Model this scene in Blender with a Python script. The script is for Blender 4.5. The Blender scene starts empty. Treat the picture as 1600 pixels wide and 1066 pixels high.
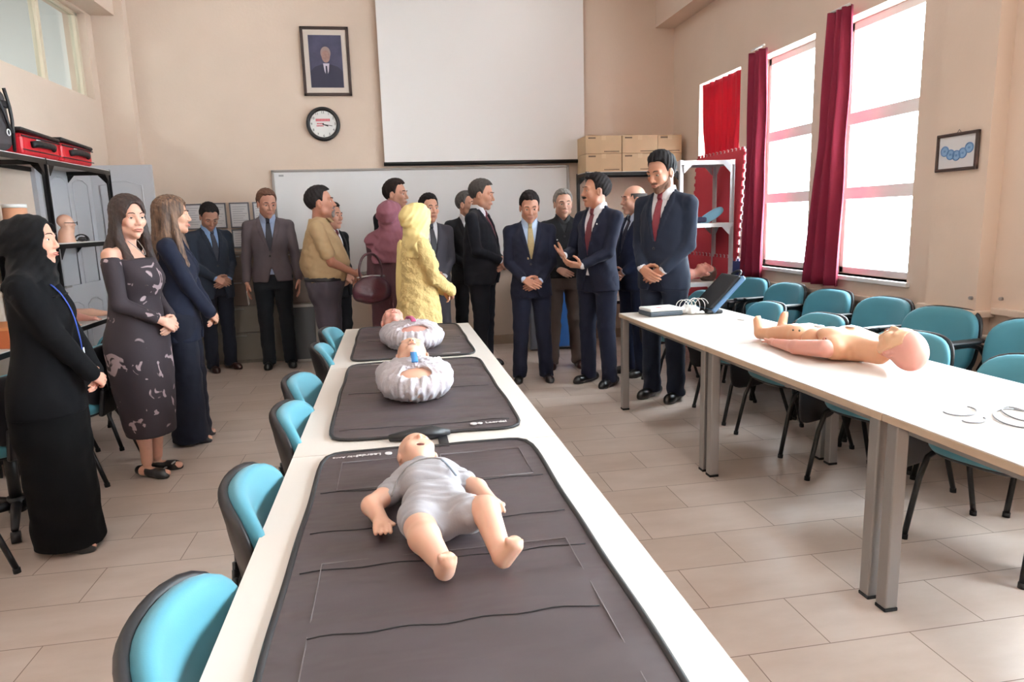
import bpy, bmesh, math, random
import numpy as np
from mathutils import Matrix, Vector, Euler
random.seed(7)
SC = bpy.context.scene
COL = SC.collection
PI = math.pi

# ------------------------------------------------------------------ camera, world, light, exposure
def look_rows(yaw, pitch, roll):
    cy, sy = math.cos(yaw), math.sin(yaw)
    f = Vector((sy*math.cos(pitch), cy*math.cos(pitch), math.sin(pitch)))
    r = Vector((cy, -sy, 0)); u = r.cross(f)
    return math.cos(roll)*r+math.sin(roll)*u, -math.sin(roll)*r+math.cos(roll)*u, f
cam = bpy.data.cameras.new('camera'); cam_o = bpy.data.objects.new('camera', cam); COL.objects.link(cam_o)
_r, _u, _f = look_rows(0.16671, -0.173971, -0.030402)
cam_o.matrix_world = Matrix(((_r.x, _u.x, -_f.x, 0), (_r.y, _u.y, -_f.y, 0), (_r.z, _u.z, -_f.z, 1.45), (0, 0, 0, 1)))
cam.sensor_width = 36; cam.lens = 1080/1600*36; cam.clip_start = .05
SC.camera = cam_o
SC.view_settings.view_transform = 'Standard'; SC.view_settings.look = 'None'
SC.view_settings.gamma = 1; SC.view_settings.use_curve_mapping = False
SC.view_settings.exposure = 0.08
W = bpy.data.worlds.new('overcast_sky'); SC.world = W; W.use_nodes = True
bgn = W.node_tree.nodes['Background']; bgn.inputs[0].default_value = (.86, .93, 1, 1); bgn.inputs[1].default_value = 38.0
SC.cycles.max_bounces = 8; SC.cycles.diffuse_bounces = 5; SC.cycles.transparent_max_bounces = 12
SC.cycles.sample_clamp_indirect = 6

# ------------------------------------------------------------------ materials
def lin(c):
    if isinstance(c, str): c = tuple(int(c[i:i+2], 16)/255 for i in (0, 2, 4))
    return tuple(x/12.92 if x <= .04045 else ((x+.055)/1.055)**2.4 for x in c)+(1,)
MC = {}
def mat(name, c, rough=.5, metal=0, var=0, vs=6, bump=0, bs=60, spec=.5, sheen=0, sss=0, emit=0, c2=None, stretch=None, bd=.01, coat=0):
    if name in MC: return MC[name]
    m = bpy.data.materials.new(name); m.use_nodes = True; MC[name] = m
    nt = m.node_tree; b = nt.nodes['Principled BSDF']
    b.inputs['Base Color'].default_value = lin(c); b.inputs['Roughness'].default_value = rough
    b.inputs['Metallic'].default_value = metal; b.inputs['Specular IOR Level'].default_value = spec
    if sheen: b.inputs['Sheen Weight'].default_value = sheen
    if coat: b.inputs['Coat Weight'].default_value = coat
    if sss:
        b.inputs['Subsurface Weight'].default_value = sss; b.inputs['Subsurface Radius'].default_value = (.012, .005, .003)
        b.inputs['Subsurface Scale'].default_value = 1
    if emit:
        b.inputs['Emission Color'].default_value = lin(c); b.inputs['Emission Strength'].default_value = emit
    if var or bump:
        tc = nt.nodes.new('ShaderNodeTexCoord'); mp = nt.nodes.new('ShaderNodeMapping'); nt.links.new(tc.outputs['Object'], mp.inputs[0])
        if stretch: mp.inputs['Scale'].default_value = stretch
    if var:
        n = nt.nodes.new('ShaderNodeTexNoise'); n.inputs['Scale'].default_value = vs; n.inputs['Detail'].default_value = 4
        nt.links.new(mp.outputs[0], n.inputs['Vector'])
        r = nt.nodes.new('ShaderNodeValToRGB'); a = lin(c); d = lin(c2) if c2 else tuple(x*(1-var) for x in a[:3])+(1,)
        r.color_ramp.elements[0].color = d; r.color_ramp.elements[1].color = a
        r.color_ramp.elements[0].position = .35; r.color_ramp.elements[1].position = .65
        nt.links.new(n.outputs[0], r.inputs[0]); nt.links.new(r.outputs[0], b.inputs['Base Color'])
    if bump:
        n2 = nt.nodes.new('ShaderNodeTexNoise'); n2.inputs['Scale'].default_value = bs; n2.inputs['Detail'].default_value = 3
        nt.links.new(mp.outputs[0], n2.inputs['Vector'])
        bp = nt.nodes.new('ShaderNodeBump'); bp.inputs['Strength'].default_value = bump; bp.inputs['Distance'].default_value = bd
        nt.links.new(n2.outputs[0], bp.inputs['Height']); nt.links.new(bp.outputs[0], b.inputs['Normal'])
    return m

M_wall = mat('painted_plaster', 'e2cdbc', .75, var=.06, vs=1.3, bump=.15, bs=30)
M_ceil = mat('ceiling_paint', 'eee8e0', .8)
M_lam = mat('cream_laminate', 'e9e0d8', .28, var=.02, vs=3, spec=.5)
M_edge = mat('birch_edge_band', 'cdb49c', .45, var=.12, vs=8)
M_alu = mat('grey_metal', 'a3a09e', .35, metal=.55)
M_teal = mat('teal_upholstery', '4c93a5', .62, var=.05, vs=5, bump=.08, bs=300, bd=.002, sheen=.2)
M_silver = mat('silver_metal', 'd6d5d8', .32, metal=.25)
M_blk = mat('black_plastic', '17161a', .42)
M_blkm = mat('black_metal', '141416', .35, metal=.3)
M_rub = mat('black_rubber', '101012', .7)
M_vinyl = mat('brown_grey_vinyl', '4b4144', .40, var=.10, vs=3, bump=.45, bs=4, bd=.03, stretch=(.6, 1.6, 1))
M_piping = mat('black_piping', '1d1a1c', .6)
M_white = mat('white_plastic', 'eeeeec', .35)
M_wpaint = mat('white_window_frame', 'f4f2f2', .4)
M_red = mat('red_curtain', '9c1230', .8, sheen=.2)
M_wood = mat('dark_wood', '35201a', .4, var=.3, vs=10, stretch=(1, 1, 12))
M_ski = mat('manikin_vinyl', 'e3b59d', .42, var=.06, vs=12, sss=.15)
M_pink = mat('manikin_pink_vinyl', 'e0a596', .42, var=.06, vs=12, sss=.15)

def tile_mat():
    m = bpy.data.materials.new('travertine_tiles'); m.use_nodes = True; nt = m.node_tree; b = nt.nodes['Principled BSDF']
    tc = nt.nodes.new('ShaderNodeTexCoord'); mp = nt.nodes.new('ShaderNodeMapping'); nt.links.new(tc.outputs['Object'], mp.inputs[0])
    mp.inputs['Location'].default_value = (-1.09, -1.926, 0)
    br = nt.nodes.new('ShaderNodeTexBrick'); nt.links.new(mp.outputs[0], br.inputs['Vector'])
    br.inputs['Scale'].default_value = 1; br.inputs['Brick Width'].default_value = .6; br.inputs['Row Height'].default_value = .289
    br.inputs['Mortar Size'].default_value = .0022; br.inputs['Mortar Smooth'].default_value = .2; br.inputs['Bias'].default_value = 0
    br.inputs['Color1'].default_value = lin('d8c8be'); br.inputs['Color2'].default_value = lin('cebcb0'); br.inputs['Mortar'].default_value = lin('8a7263')
    n = nt.nodes.new('ShaderNodeTexNoise'); n.inputs['Scale'].default_value = 2.2; n.inputs['Detail'].default_value = 6; n.inputs['Roughness'].default_value = .6
    mp2 = nt.nodes.new('ShaderNodeMapping'); mp2.inputs['Scale'].default_value = (1, 2.6, 1)
    nt.links.new(tc.outputs['Object'], mp2.inputs[0]); nt.links.new(mp2.outputs[0], n.inputs['Vector'])
    r = nt.nodes.new('ShaderNodeValToRGB'); r.color_ramp.elements[0].color = (.86, .82, .79, 1); r.color_ramp.elements[1].color = (1.02, 1.02, 1.02, 1)
    r.color_ramp.elements[0].position = .3; r.color_ramp.elements[1].position = .7
    nt.links.new(n.outputs[0], r.inputs[0])
    mx = nt.nodes.new('ShaderNodeMix'); mx.data_type = 'RGBA'; mx.blend_type = 'MULTIPLY'; mx.inputs[0].default_value = 1
    nt.links.new(br.outputs['Color'], mx.inputs[6]); nt.links.new(r.outputs[0], mx.inputs[7]); nt.links.new(mx.outputs[2], b.inputs['Base Color'])
    mr = nt.nodes.new('ShaderNodeMapRange'); mr.inputs[3].default_value = .31; mr.inputs[4].default_value = .39; b.inputs['Specular IOR Level'].default_value = 1.0
    nt.links.new(n.outputs[0], mr.inputs[0]); nt.links.new(mr.outputs[0], b.inputs['Roughness'])
    bp = nt.nodes.new('ShaderNodeBump'); bp.inputs['Strength'].default_value = .25; bp.inputs['Distance'].default_value = .003; bp.invert = True
    nt.links.new(br.outputs['Fac'], bp.inputs['Height']); nt.links.new(bp.outputs[0], b.inputs['Normal'])
    return m
M_tile = tile_mat()

def glass_mat(name, tint=(.95, .98, .98), refl=.06):
    m = bpy.data.materials.new(name); m.use_nodes = True; nt = m.node_tree; nt.nodes.clear()
    o = nt.nodes.new('ShaderNodeOutputMaterial'); t = nt.nodes.new('ShaderNodeBsdfTransparent'); t.inputs[0].default_value = tint+(1,)
    g = nt.nodes.new('ShaderNodeBsdfGlossy'); g.inputs['Roughness'].default_value = .03
    x = nt.nodes.new('ShaderNodeMixShader'); x.inputs[0].default_value = refl
    nt.links.new(t.outputs[0], x.inputs[1]); nt.links.new(g.outputs[0], x.inputs[2]); nt.links.new(x.outputs[0], o.inputs[0])
    return m
M_glass = glass_mat('window_glass'); M_glass2 = glass_mat('interior_glass', (.90, .93, .92), .10)

def cloth_trans(name, c, tr=.35):
    m = bpy.data.materials.new(name); m.use_nodes = True; nt = m.node_tree; b = nt.nodes['Principled BSDF']
    b.inputs['Base Color'].default_value = lin(c); b.inputs['Roughness'].default_value = .85
    t = nt.nodes.new('ShaderNodeBsdfTranslucent'); t.inputs[0].default_value = lin(c)
    x = nt.nodes.new('ShaderNodeMixShader'); x.inputs[0].default_value = tr
    nt.links.new(b.outputs[0], x.inputs[1]); nt.links.new(t.outputs[0], x.inputs[2]); nt.links.new(x.outputs[0], nt.nodes['Material Output'].inputs[0])
    return m
M_curt = cloth_trans('red_curtain_cloth', '7d1230', .18); M_blind = cloth_trans('red_blind_cloth', 'a30f2b', .28)

def floral_mat():
    m = bpy.data.materials.new('dark_floral_print'); m.use_nodes = True; nt = m.node_tree; b = nt.nodes['Principled BSDF']
    tc = nt.nodes.new('ShaderNodeTexCoord'); n = nt.nodes.new('ShaderNodeTexNoise'); n.inputs['Scale'].default_value = 7.5; n.inputs['Detail'].default_value = 2.5
    n.inputs['Distortion'].default_value = 1.4
    nt.links.new(tc.outputs['Object'], n.inputs['Vector'])
    r = nt.nodes.new('ShaderNodeValToRGB'); e = r.color_ramp.elements
    e[0].color = lin('2a2027'); e[0].position = .605; e[1].color = lin('a08c90'); e[1].position = .63
    nt.links.new(n.outputs[0], r.inputs[0]); nt.links.new(r.outputs[0], b.inputs['Base Color']); b.inputs['Roughness'].default_value = .8
    return m
M_floral = floral_mat()

# ------------------------------------------------------------------ object helpers
def tag(o, label=None, cat=None, group=None, kind=None):
    if label: o['label'] = label
    if cat: o['category'] = cat
    if group: o['group'] = group
    if kind: o['kind'] = kind
    return o
def empty(name, loc=(0, 0, 0), rz=0, label=None, cat=None, group=None):
    o = bpy.data.objects.new(name, None); COL.objects.link(o); o.location = loc; o.rotation_euler = (0, 0, rz)
    o.empty_display_size = .1
    return tag(o, label, cat, group)
def copy_tree(o, parent=None):
    c = o.copy(); COL.objects.link(c); c.parent = parent
    for ch in list(o.children): copy_tree(ch, c)
    return c
class MB:
    """collects shapes into one bmesh"""
    def __init__(s): s.bm = bmesh.new(); s.mi = 0; s.mt = Matrix.Identity(4)
    def _fin(s, vs, fs, M=None, smooth=False):
        if M is None: M = Matrix.Identity(4)
        bmesh.ops.transform(s.bm, matrix=s.mt @ M, verts=list(vs))
        for f in fs: f.material_index = s.mi; f.smooth = smooth
    def box(s, c, d, bev=0, rot=(0, 0, 0), seg=2, taper=None):
        r = bmesh.ops.create_cube(s.bm, size=1); vs = r['verts']
        for v in vs: v.co = Vector((v.co.x*d[0], v.co.y*d[1], v.co.z*d[2]))
        if taper:
            for v in vs:
                if v.co.z < 0: v.co.x *= taper; v.co.y *= taper
        fs = set(f for v in vs for f in v.link_faces)
        if bev:
            es = set(e for f in fs for e in f.edges)
            before = set(s.bm.faces)-fs
            bmesh.ops.bevel(s.bm, geom=list(es), offset=bev, segments=seg, profile=.5, affect='EDGES')
            fs = set(s.bm.faces)-before; vs = set(v for f in fs for v in f.verts)
        s._fin(vs, fs, Matrix.Translation(c) @ Euler(rot).to_matrix().to_4x4(), False)
        return s
    def b2(s, lo, hi, bev=0):
        lo = Vector(lo); hi = Vector(hi); return s.box((lo+hi)/2, hi-lo, bev)
    def cyl(s, a, b, r, r2=None, n=16, smooth=True):
        a = Vector(a); b = Vector(b); r2 = r if r2 is None else r2; d = b-a
        q = bmesh.ops.create_cone(s.bm, cap_ends=True, segments=n, radius1=r, radius2=r2, depth=d.length); vs = q['verts']
        fs = set(f for v in vs for f in v.link_faces)
        s._fin(vs, fs, Matrix.Translation((a+b)/2) @ d.to_track_quat('Z', 'Y').to_matrix().to_4x4(), False)
        if smooth:
            for f in fs:
                if len(f.verts) == 4: f.smooth = True
        return s
    def sph(s, c, r, seg=16, rot=(0, 0, 0)):
        if not hasattr(r, '__len__'): r = (r, r, r)
        q = bmesh.ops.create_uvsphere(s.bm, u_segments=seg, v_segments=max(6, seg//2), radius=1); vs = q['verts']
        for v in vs: v.co = Vector((v.co.x*r[0], v.co.y*r[1], v.co.z*r[2]))
        s._fin(vs, set(f for v in vs for f in v.link_faces), Matrix.Translation(c) @ Euler(rot).to_matrix().to_4x4(), True); return s
    def tube(s, pts, r, n=8, closed=False, flat=1, smooth_pts=0):
        pts = [Vector(p) for p in pts]
        for _ in range(smooth_pts):
            q = [] if closed else [pts[0]]
            for i in range(len(pts)-(0 if closed else 1)):
                a, b = pts[i], pts[(i+1) % len(pts)]; q += [a*.75+b*.25, a*.25+b*.75]
            if not closed: q.append(pts[-1])
            pts = q
        N = len(pts); rings = []; up = None
        for i, p in enumerate(pts):
            t = (pts[(i+1) % N]-pts[i-1]) if (closed or 0 < i < N-1) else (pts[1]-pts[0] if i == 0 else pts[-1]-pts[-2])
            t.normalize()
            if up is None: up = Vector((0, 0, 1)) if abs(t.z) < .9 else Vector((1, 0, 0))
            sd = t.cross(up)
            if sd.length < 1e-5: sd = t.orthogonal()
            sd.normalize(); up2 = sd.cross(t); up = up2
            rr = r[i] if hasattr(r, '__len__') else r
            rings.append([s.bm.verts.new(p+sd*math.cos(2*PI*k/n)*rr+up2*math.sin(2*PI*k/n)*rr*flat) for k in range(n)])
        fs = []
        for i in range(N if closed else N-1):
            A, B = rings[i], rings[(i+1) % N]
            for k in range(n): fs.append(s.bm.faces.new((A[k], A[(k+1) % n], B[(k+1) % n], B[k])))
        if not closed: fs += [s.bm.faces.new(rings[0][::-1]), s.bm.faces.new(rings[-1])]
        s._fin([v for R in rings for v in R], fs, None, True); return s
    def prism(s, poly, lo, hi, axis='z', smooth=False):
        def P(u, v, w): return {'z': (u, v, w), 'x': (w, u, v), 'y': (u, w, v)}[axis]
        A = [s.bm.verts.new(P(u, v, lo)) for u, v in poly]; B = [s.bm.verts.new(P(u, v, hi)) for u, v in poly]; n = len(poly)
        fs = [s.bm.faces.new(A[::-1]), s.bm.faces.new(B)]+[s.bm.faces.new((A[i], A[(i+1) % n], B[(i+1) % n], B[i])) for i in range(n)]
        s._fin(A+B, fs, None, False); return s
    def grid(s, fn, nu, nv, closed_u=False):
        V = [[s.bm.verts.new(fn(i/(nu if closed_u else nu-1), j/(nv-1))) for j in range(nv)] for i in range(nu)]
        fs = []
        for i in range(nu if closed_u else nu-1):
            for j in range(nv-1): fs.append(s.bm.faces.new((V[i][j], V[(i+1) % nu][j], V[(i+1) % nu][j+1], V[i][j+1])))
        s._fin([v for r in V for v in r], fs, None, True); return s
    def build(s, name, mats, parent=None, label=None, cat=None, group=None, kind=None, loc=None, rz=0):
        bmesh.ops.recalc_face_normals(s.bm, faces=s.bm.faces)
        me = bpy.data.meshes.new(name); s.bm.to_mesh(me); s.bm.free()
        for m in (mats if isinstance(mats, (list, tuple)) else [mats]): me.materials.append(m)
        o = bpy.data.objects.new(name, me); COL.objects.link(o); o.parent = parent
        if loc: o.location = loc
        if rz: o.rotation_euler = (0, 0, rz)
        return tag(o, label, cat, group, kind)
def solid(o, t, off=0):
    m = o.modifiers.new('thick', 'SOLIDIFY'); m.thickness = t; m.offset = off; return o
def text_mesh(body, size, M, mat_, name, parent, ext=.0006, bold=False):
    cu = bpy.data.curves.new(name, 'FONT'); cu.body = body; cu.size = size; cu.extrude = ext; cu.align_x = 'CENTER'; cu.align_y = 'CENTER'
    if bold: cu.offset = size*.02
    t = bpy.data.objects.new(name, cu); COL.objects.link(t); bpy.context.view_layer.update()
    me = bpy.data.meshes.new_from_object(t.evaluated_get(bpy.context.evaluated_depsgraph_get()))
    bpy.data.objects.remove(t); bpy.data.curves.remove(cu)
    me.transform(M); me.materials.clear(); me.materials.append(mat_)
    o = bpy.data.objects.new(name, me); COL.objects.link(o); o.parent = parent; return o

# ------------------------------------------------------------------ the room
XL, XR, YB, YF, ZC = -2.8, 3.35, 8.0, -3.0, 4.2
MB().b2((XL-.3, YF-.3, -.2), (XR+.3, YB+.3, 0)).build('floor', M_tile, kind='structure')
MB().b2((XL-.3, YF-.3, ZC), (XR+.3, YB+.3, ZC+.2)).build('ceiling', M_ceil, kind='structure')
MB().b2((XL-.3, YB, 0), (XR+.3, YB+.25, ZC)).build('wall_back', M_wall, kind='structure')
MB().b2((XL-.3, YF-.25, 0), (XR+.3, YF, ZC)).build('wall_front', M_wall, kind='structure')
WZ0, WZ1 = .96, 2.81
WINS = [(6.40, 7.30), (5.22, 6.12), (4.07, 4.97), (2.1, 3.0), (.9, 1.8), (-.4, .5), (-1.7, -.8)]  # those nearer than the pilaster are out of view, added for more daylight
def holed_wall(name, x0, x1, holes, z0, z1):
    b = MB(); ys = [YF]+[v for h in sorted(holes) for v in h]+[YB]
    for i in range(0, len(ys), 2): b.b2((x0, ys[i], 0), (x1, ys[i+1], ZC))
    for a, c in holes:
        b.b2((x0, a, 0), (x1, c, z0)); b.b2((x0, a, z1), (x1, c, ZC))
    return b.build(name, M_wall, kind='structure')
holed_wall('wall_right', XR, XR+.3, WINS, WZ0, WZ1)
holed_wall('wall_left', XL-.2, XL, [(3.6, 7.74)], 2.74, 3.54)
# corner column, beams and pilaster of the shell
MB().b2((XL, 7.88, 0), (-2.5, YB, ZC)).build('trim_1', M_wall, kind='structure')
MB().b2((XL, 5.0, 3.56), (-2.58, 7.88, ZC)).build('trim_2', M_wall, kind='structure')
MB().b2((3.12, YF, 3.56), (XR, YB, ZC)).build('trim_3', M_wall, kind='structure')
MB().b2((3.25, 3.40, 0), (XR, 3.78, 3.56)).build('trim_4', M_wall, kind='structure')
# dado ledge with pipe run below the windows
b = MB(); b.b2((XR-.035, 3.78, .79), (XR, 7.9, .83), .006); b.b2((3.215, 3.365, .82), (XR, 3.815, .86), .006); b.b2((XR-.035, YF, .84), (XR, 3.365, .88), .006)
b.build('trim_5', M_wall, kind='structure')
b = MB(); b.tube([(XR-.05, 7.8, .70), (XR-.05, 3.9, .70), (3.20, 3.8, .72), (3.19, 3.36, .72), (XR-.05, 3.25, .72), (XR-.05, -2, .72)], .016, smooth_pts=1)
b.build('heating_pipe', M_wall, label='cream heating pipe running along the right wall below the ledge', cat='pipe')
M_base = mat('skirting_tile', 'b09a86', .35, var=.1)
MB().b2((-2.5, 7.975, 0), (3.35, 8.0, .11)).build('baseboard_back', M_base, kind='structure')
MB().b2((XR-.02, 3.8, 0), (XR, 7.97, .11)).build('baseboard_right', M_base, kind='structure')
MB().b2((XL, YF, 0), (XL+.02, 7.88, .11)).build('baseboard_left', M_base, kind='structure')
for i, (a, c) in enumerate(WINS):
    w = empty('window_%d' % (i+1), (XR+.16, (a+c)/2, WZ0)); w['kind'] = 'structure'
    h = (c-a)/2; H = WZ1-WZ0; f = MB()
    for s_ in (-1, 1): f.b2((-.03, s_*h-(.045 if s_ > 0 else 0), 0), (.03, s_*h+(.045 if s_ < 0 else 0), H), .004)
    f.b2((-.03, -h, 0), (.03, h, .05), .004); f.b2((-.03, -h, H-.06), (.03, h, H), .004)
    for z in (.61, 1.16): f.b2((-.035, -h, z-.045), (.035, h, z+.045), .004)
    f.build('window_frame', M_wpaint, w)
    for z0, z1 in ((.05, .565), (.655, 1.115), (1.205, H-.06)):
        MB().b2((-.004, -h+.045, z0), (.004, h-.045, z1)).build('pane', M_glass, w)
    MB().b2((-.16-.03, -h-.03, -.03), (-.03, h+.03, 0), .004).build('window_sill', M_wpaint, w)
w = empty('window_8', (XL-.1, 5.6, 2.74)); w['kind'] = 'structure'
f = MB(); f.b2((-.03, -2.0, 0), (.03, 2.14, .03)); f.b2((-.03, -2.0, .77), (.03, 2.14, .8))
for y in (-1.97, -.25, 1.32, 2.11): f.b2((-.03, y-.03, 0), (.03, y+.03, .8), .004)
f.build('window_frame', mat('cream_frame', 'd8cbb4', .5), w)
for y0, y1 in ((-1.94, -.28), (-.22, 1.29), (1.35, 2.08)): MB().b2((-.004, y0, .03), (.004, y1, .77)).build('pane', M_glass2, w)
# corridor seen through the high interior window
M_cor = mat('corridor_paint', 'f2f4f4', .8)
b = MB(); b.b2((-5.6, 2.5, 0), (-5.4, 9, 4.2)); b.b2((-5.4, 8.8, 0), (-3.0, 9.0, 4.2)); b.b2((-5.4, 2.5, 0), (-3, 2.7, 4.2)); b.b2((-5.6, 2.5, 4.2), (-3.0, 9, 4.4)); b.b2((-5.6, 2.5, -.2), (-3.1, 9, 0)); b.b2((-3.1, 7.9, 0), (-3.0, 9, 4.2))
b.build('wall_corridor', M_cor, kind='structure')
M_tubel = mat('lit_tube', 'f4fbff', .4, emit=9)
t = empty('corridor_lamp', (-4.6, 5.9, 3.95), label='bright fluorescent tube seen through the high window at top left', cat='lamp')
MB().box((0, 0, .04), (.12, 1.3, .05), .008).build('lamp_housing', M_white, t)
MB().cyl((0, -.6, -.005), (0, .6, -.005), .022).build('tube', M_tubel, t)
t.rotation_euler = (0, 0, .3)
L = bpy.data.lights.new('corridor_light', 'AREA'); L.shape = 'RECTANGLE'; L.size = .1; L.size_y = 1.2; L.energy = 75
lo = bpy.data.objects.new('corridor_light', L); COL.objects.link(lo); lo.parent = t; lo.location = (0, 0, -.04)

# ceiling lamps (above the frame)
def ceiling_lamp(x, y, e):
    t = empty('ceiling_lamp', (x, y, ZC), label='white twin tube ceiling lamp on the %s side, %s from the back wall' % ('left' if x < 0 else 'window', {6.9: 'nearest', 4.4: 'second', 1.6: 'third', -1.2: 'farthest'}[y]), cat='lamp', group='ceiling lamps')
    MB().box((0, 0, -.04), (.3, 1.25, .08), .01).build('lamp_housing', M_white, t)
    for s_ in (-1, 1): MB().cyl((s_*.07, -.6, -.095), (s_*.07, .6, -.095), .014).build('tube', M_tubel, t)
    L = bpy.data.lights.new('lamp_light', 'AREA'); L.shape = 'RECTANGLE'; L.size = .28; L.size_y = 1.2; L.energy = e; L.color = (1, .97, .95)
    lo = bpy.data.objects.new('lamp_light', L); COL.objects.link(lo); lo.parent = t; lo.location = (0, 0, -.12)
for x in (-1.5, 1.5):
    for y in (-1.2, 1.6, 4.4, 6.9): ceiling_lamp(x, y, {-1.2: 13, 1.6: 12, 4.4: 6, 6.9: 2}[y])

# ------------------------------------------------------------------ tables
def desk(x0, x1, y0, y1, skew, label, group, z=.735, legy=.03):
    """white top, birch edge, goal-post metal legs at both ends; skew slides the near end sideways"""
    t = empty('training_table', ((x0+x1)/2, (y0+y1)/2, 0), label=label, cat='table', group=group)
    hx, hy = (x1-x0)/2, (y1-y0)/2; t.rotation_euler.z = skew
    MB().b2((-hx, -hy, z-.004), (hx, hy, z), 0).build('table_top', M_lam, t)
    MB().b2((-hx-.001, -hy-.001, z-.03), (hx+.001, hy+.001, z-.004), .0015).build('edge_band', M_edge, t)
    MB().b2((-hx+.06, -.012, z-.075), (hx-.06, .012, z-.03)).b2((-hx+.05, -hy+.07, z-.065), (-hx+.08, hy-.07, z-.03)).b2((hx-.08, -hy+.07, z-.065), (hx-.05, hy-.07, z-.03)).build('under_frame', M_alu, t)
    for sx in (-1, 1):
        for sy in (-1, 1):
            cx, cy = sx*(hx-.032), sy*(hy-legy-.012)
            l = MB().b2((cx-.026, cy-.026, .012), (cx+.026, cy+.026, z-.03), .006).build('leg', M_alu, t)
            MB().b2((cx-.027, cy-.027, 0), (cx+.027, cy+.027, .014), .003).build('foot_cap', M_rub, l)
    return t
W1 = 'cream laminate training tables in the centre row'
desk(-.345, .505, 3.515, 4.86, 0, 'centre row table at the far end, nearest the group of people', W1)
desk(-.345, .505, 2.165, 3.51, 0, 'centre row table in the middle, under the mat with the blue striped torso', W1)
desk(-.345, .505, .815, 2.16, 0, 'centre row table nearest the camera, under the mat with the baby manikin', W1)
W2 = 'cream laminate training tables in the right row'
desk(1.655, 2.455, 3.505, 4.93, .012, 'right row table at the far end, carrying the open white equipment case', W2)
desk(1.672, 2.472, 2.125, 3.50, .012, 'right row table in the middle, with the child manikin lying on it', W2)
desk(1.690, 2.490, .715, 2.12, .012, 'right row table nearest the camera, with looped grey cables on it', W2)

# ------------------------------------------------------------------ chairs
def pad(b, w, h, t, curve, M, p=3.6, n=44, bulge=.006):
    prof = [(0, t/2+bulge), (.35, t/2+bulge), (.7, t/2+bulge*.6), (.88, t/2-.001), (.95, t*.38), (.99, t*.18), (1, 0), (.99, -t*.2), (.95, -t*.4), (.88, -t/2), (.5, -t/2), (0, -t/2)]
    old = b.mt; b.mt = old @ M
    def fn(i, j):
        a = 2*PI*i; k = j*(len(prof)-1); k0 = min(int(k+1e-6), len(prof)-1); s_, y = prof[k0]
        s_ = max(s_, .001); ca, sa = math.cos(a), math.sin(a); q = (abs(ca)**p+abs(sa)**p)**(-1/p)
        x = ca*q*w/2*s_; z = sa*q*h/2*s_
        return (x, y+curve*x*x, z)
    b.grid(fn, n, len(prof), True); b.mt = old
def T(x, y, z, rx=0, ry=0, rz=0): return Matrix.Translation((x, y, z)) @ Euler((rx, ry, rz)).to_matrix().to_4x4()
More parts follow.
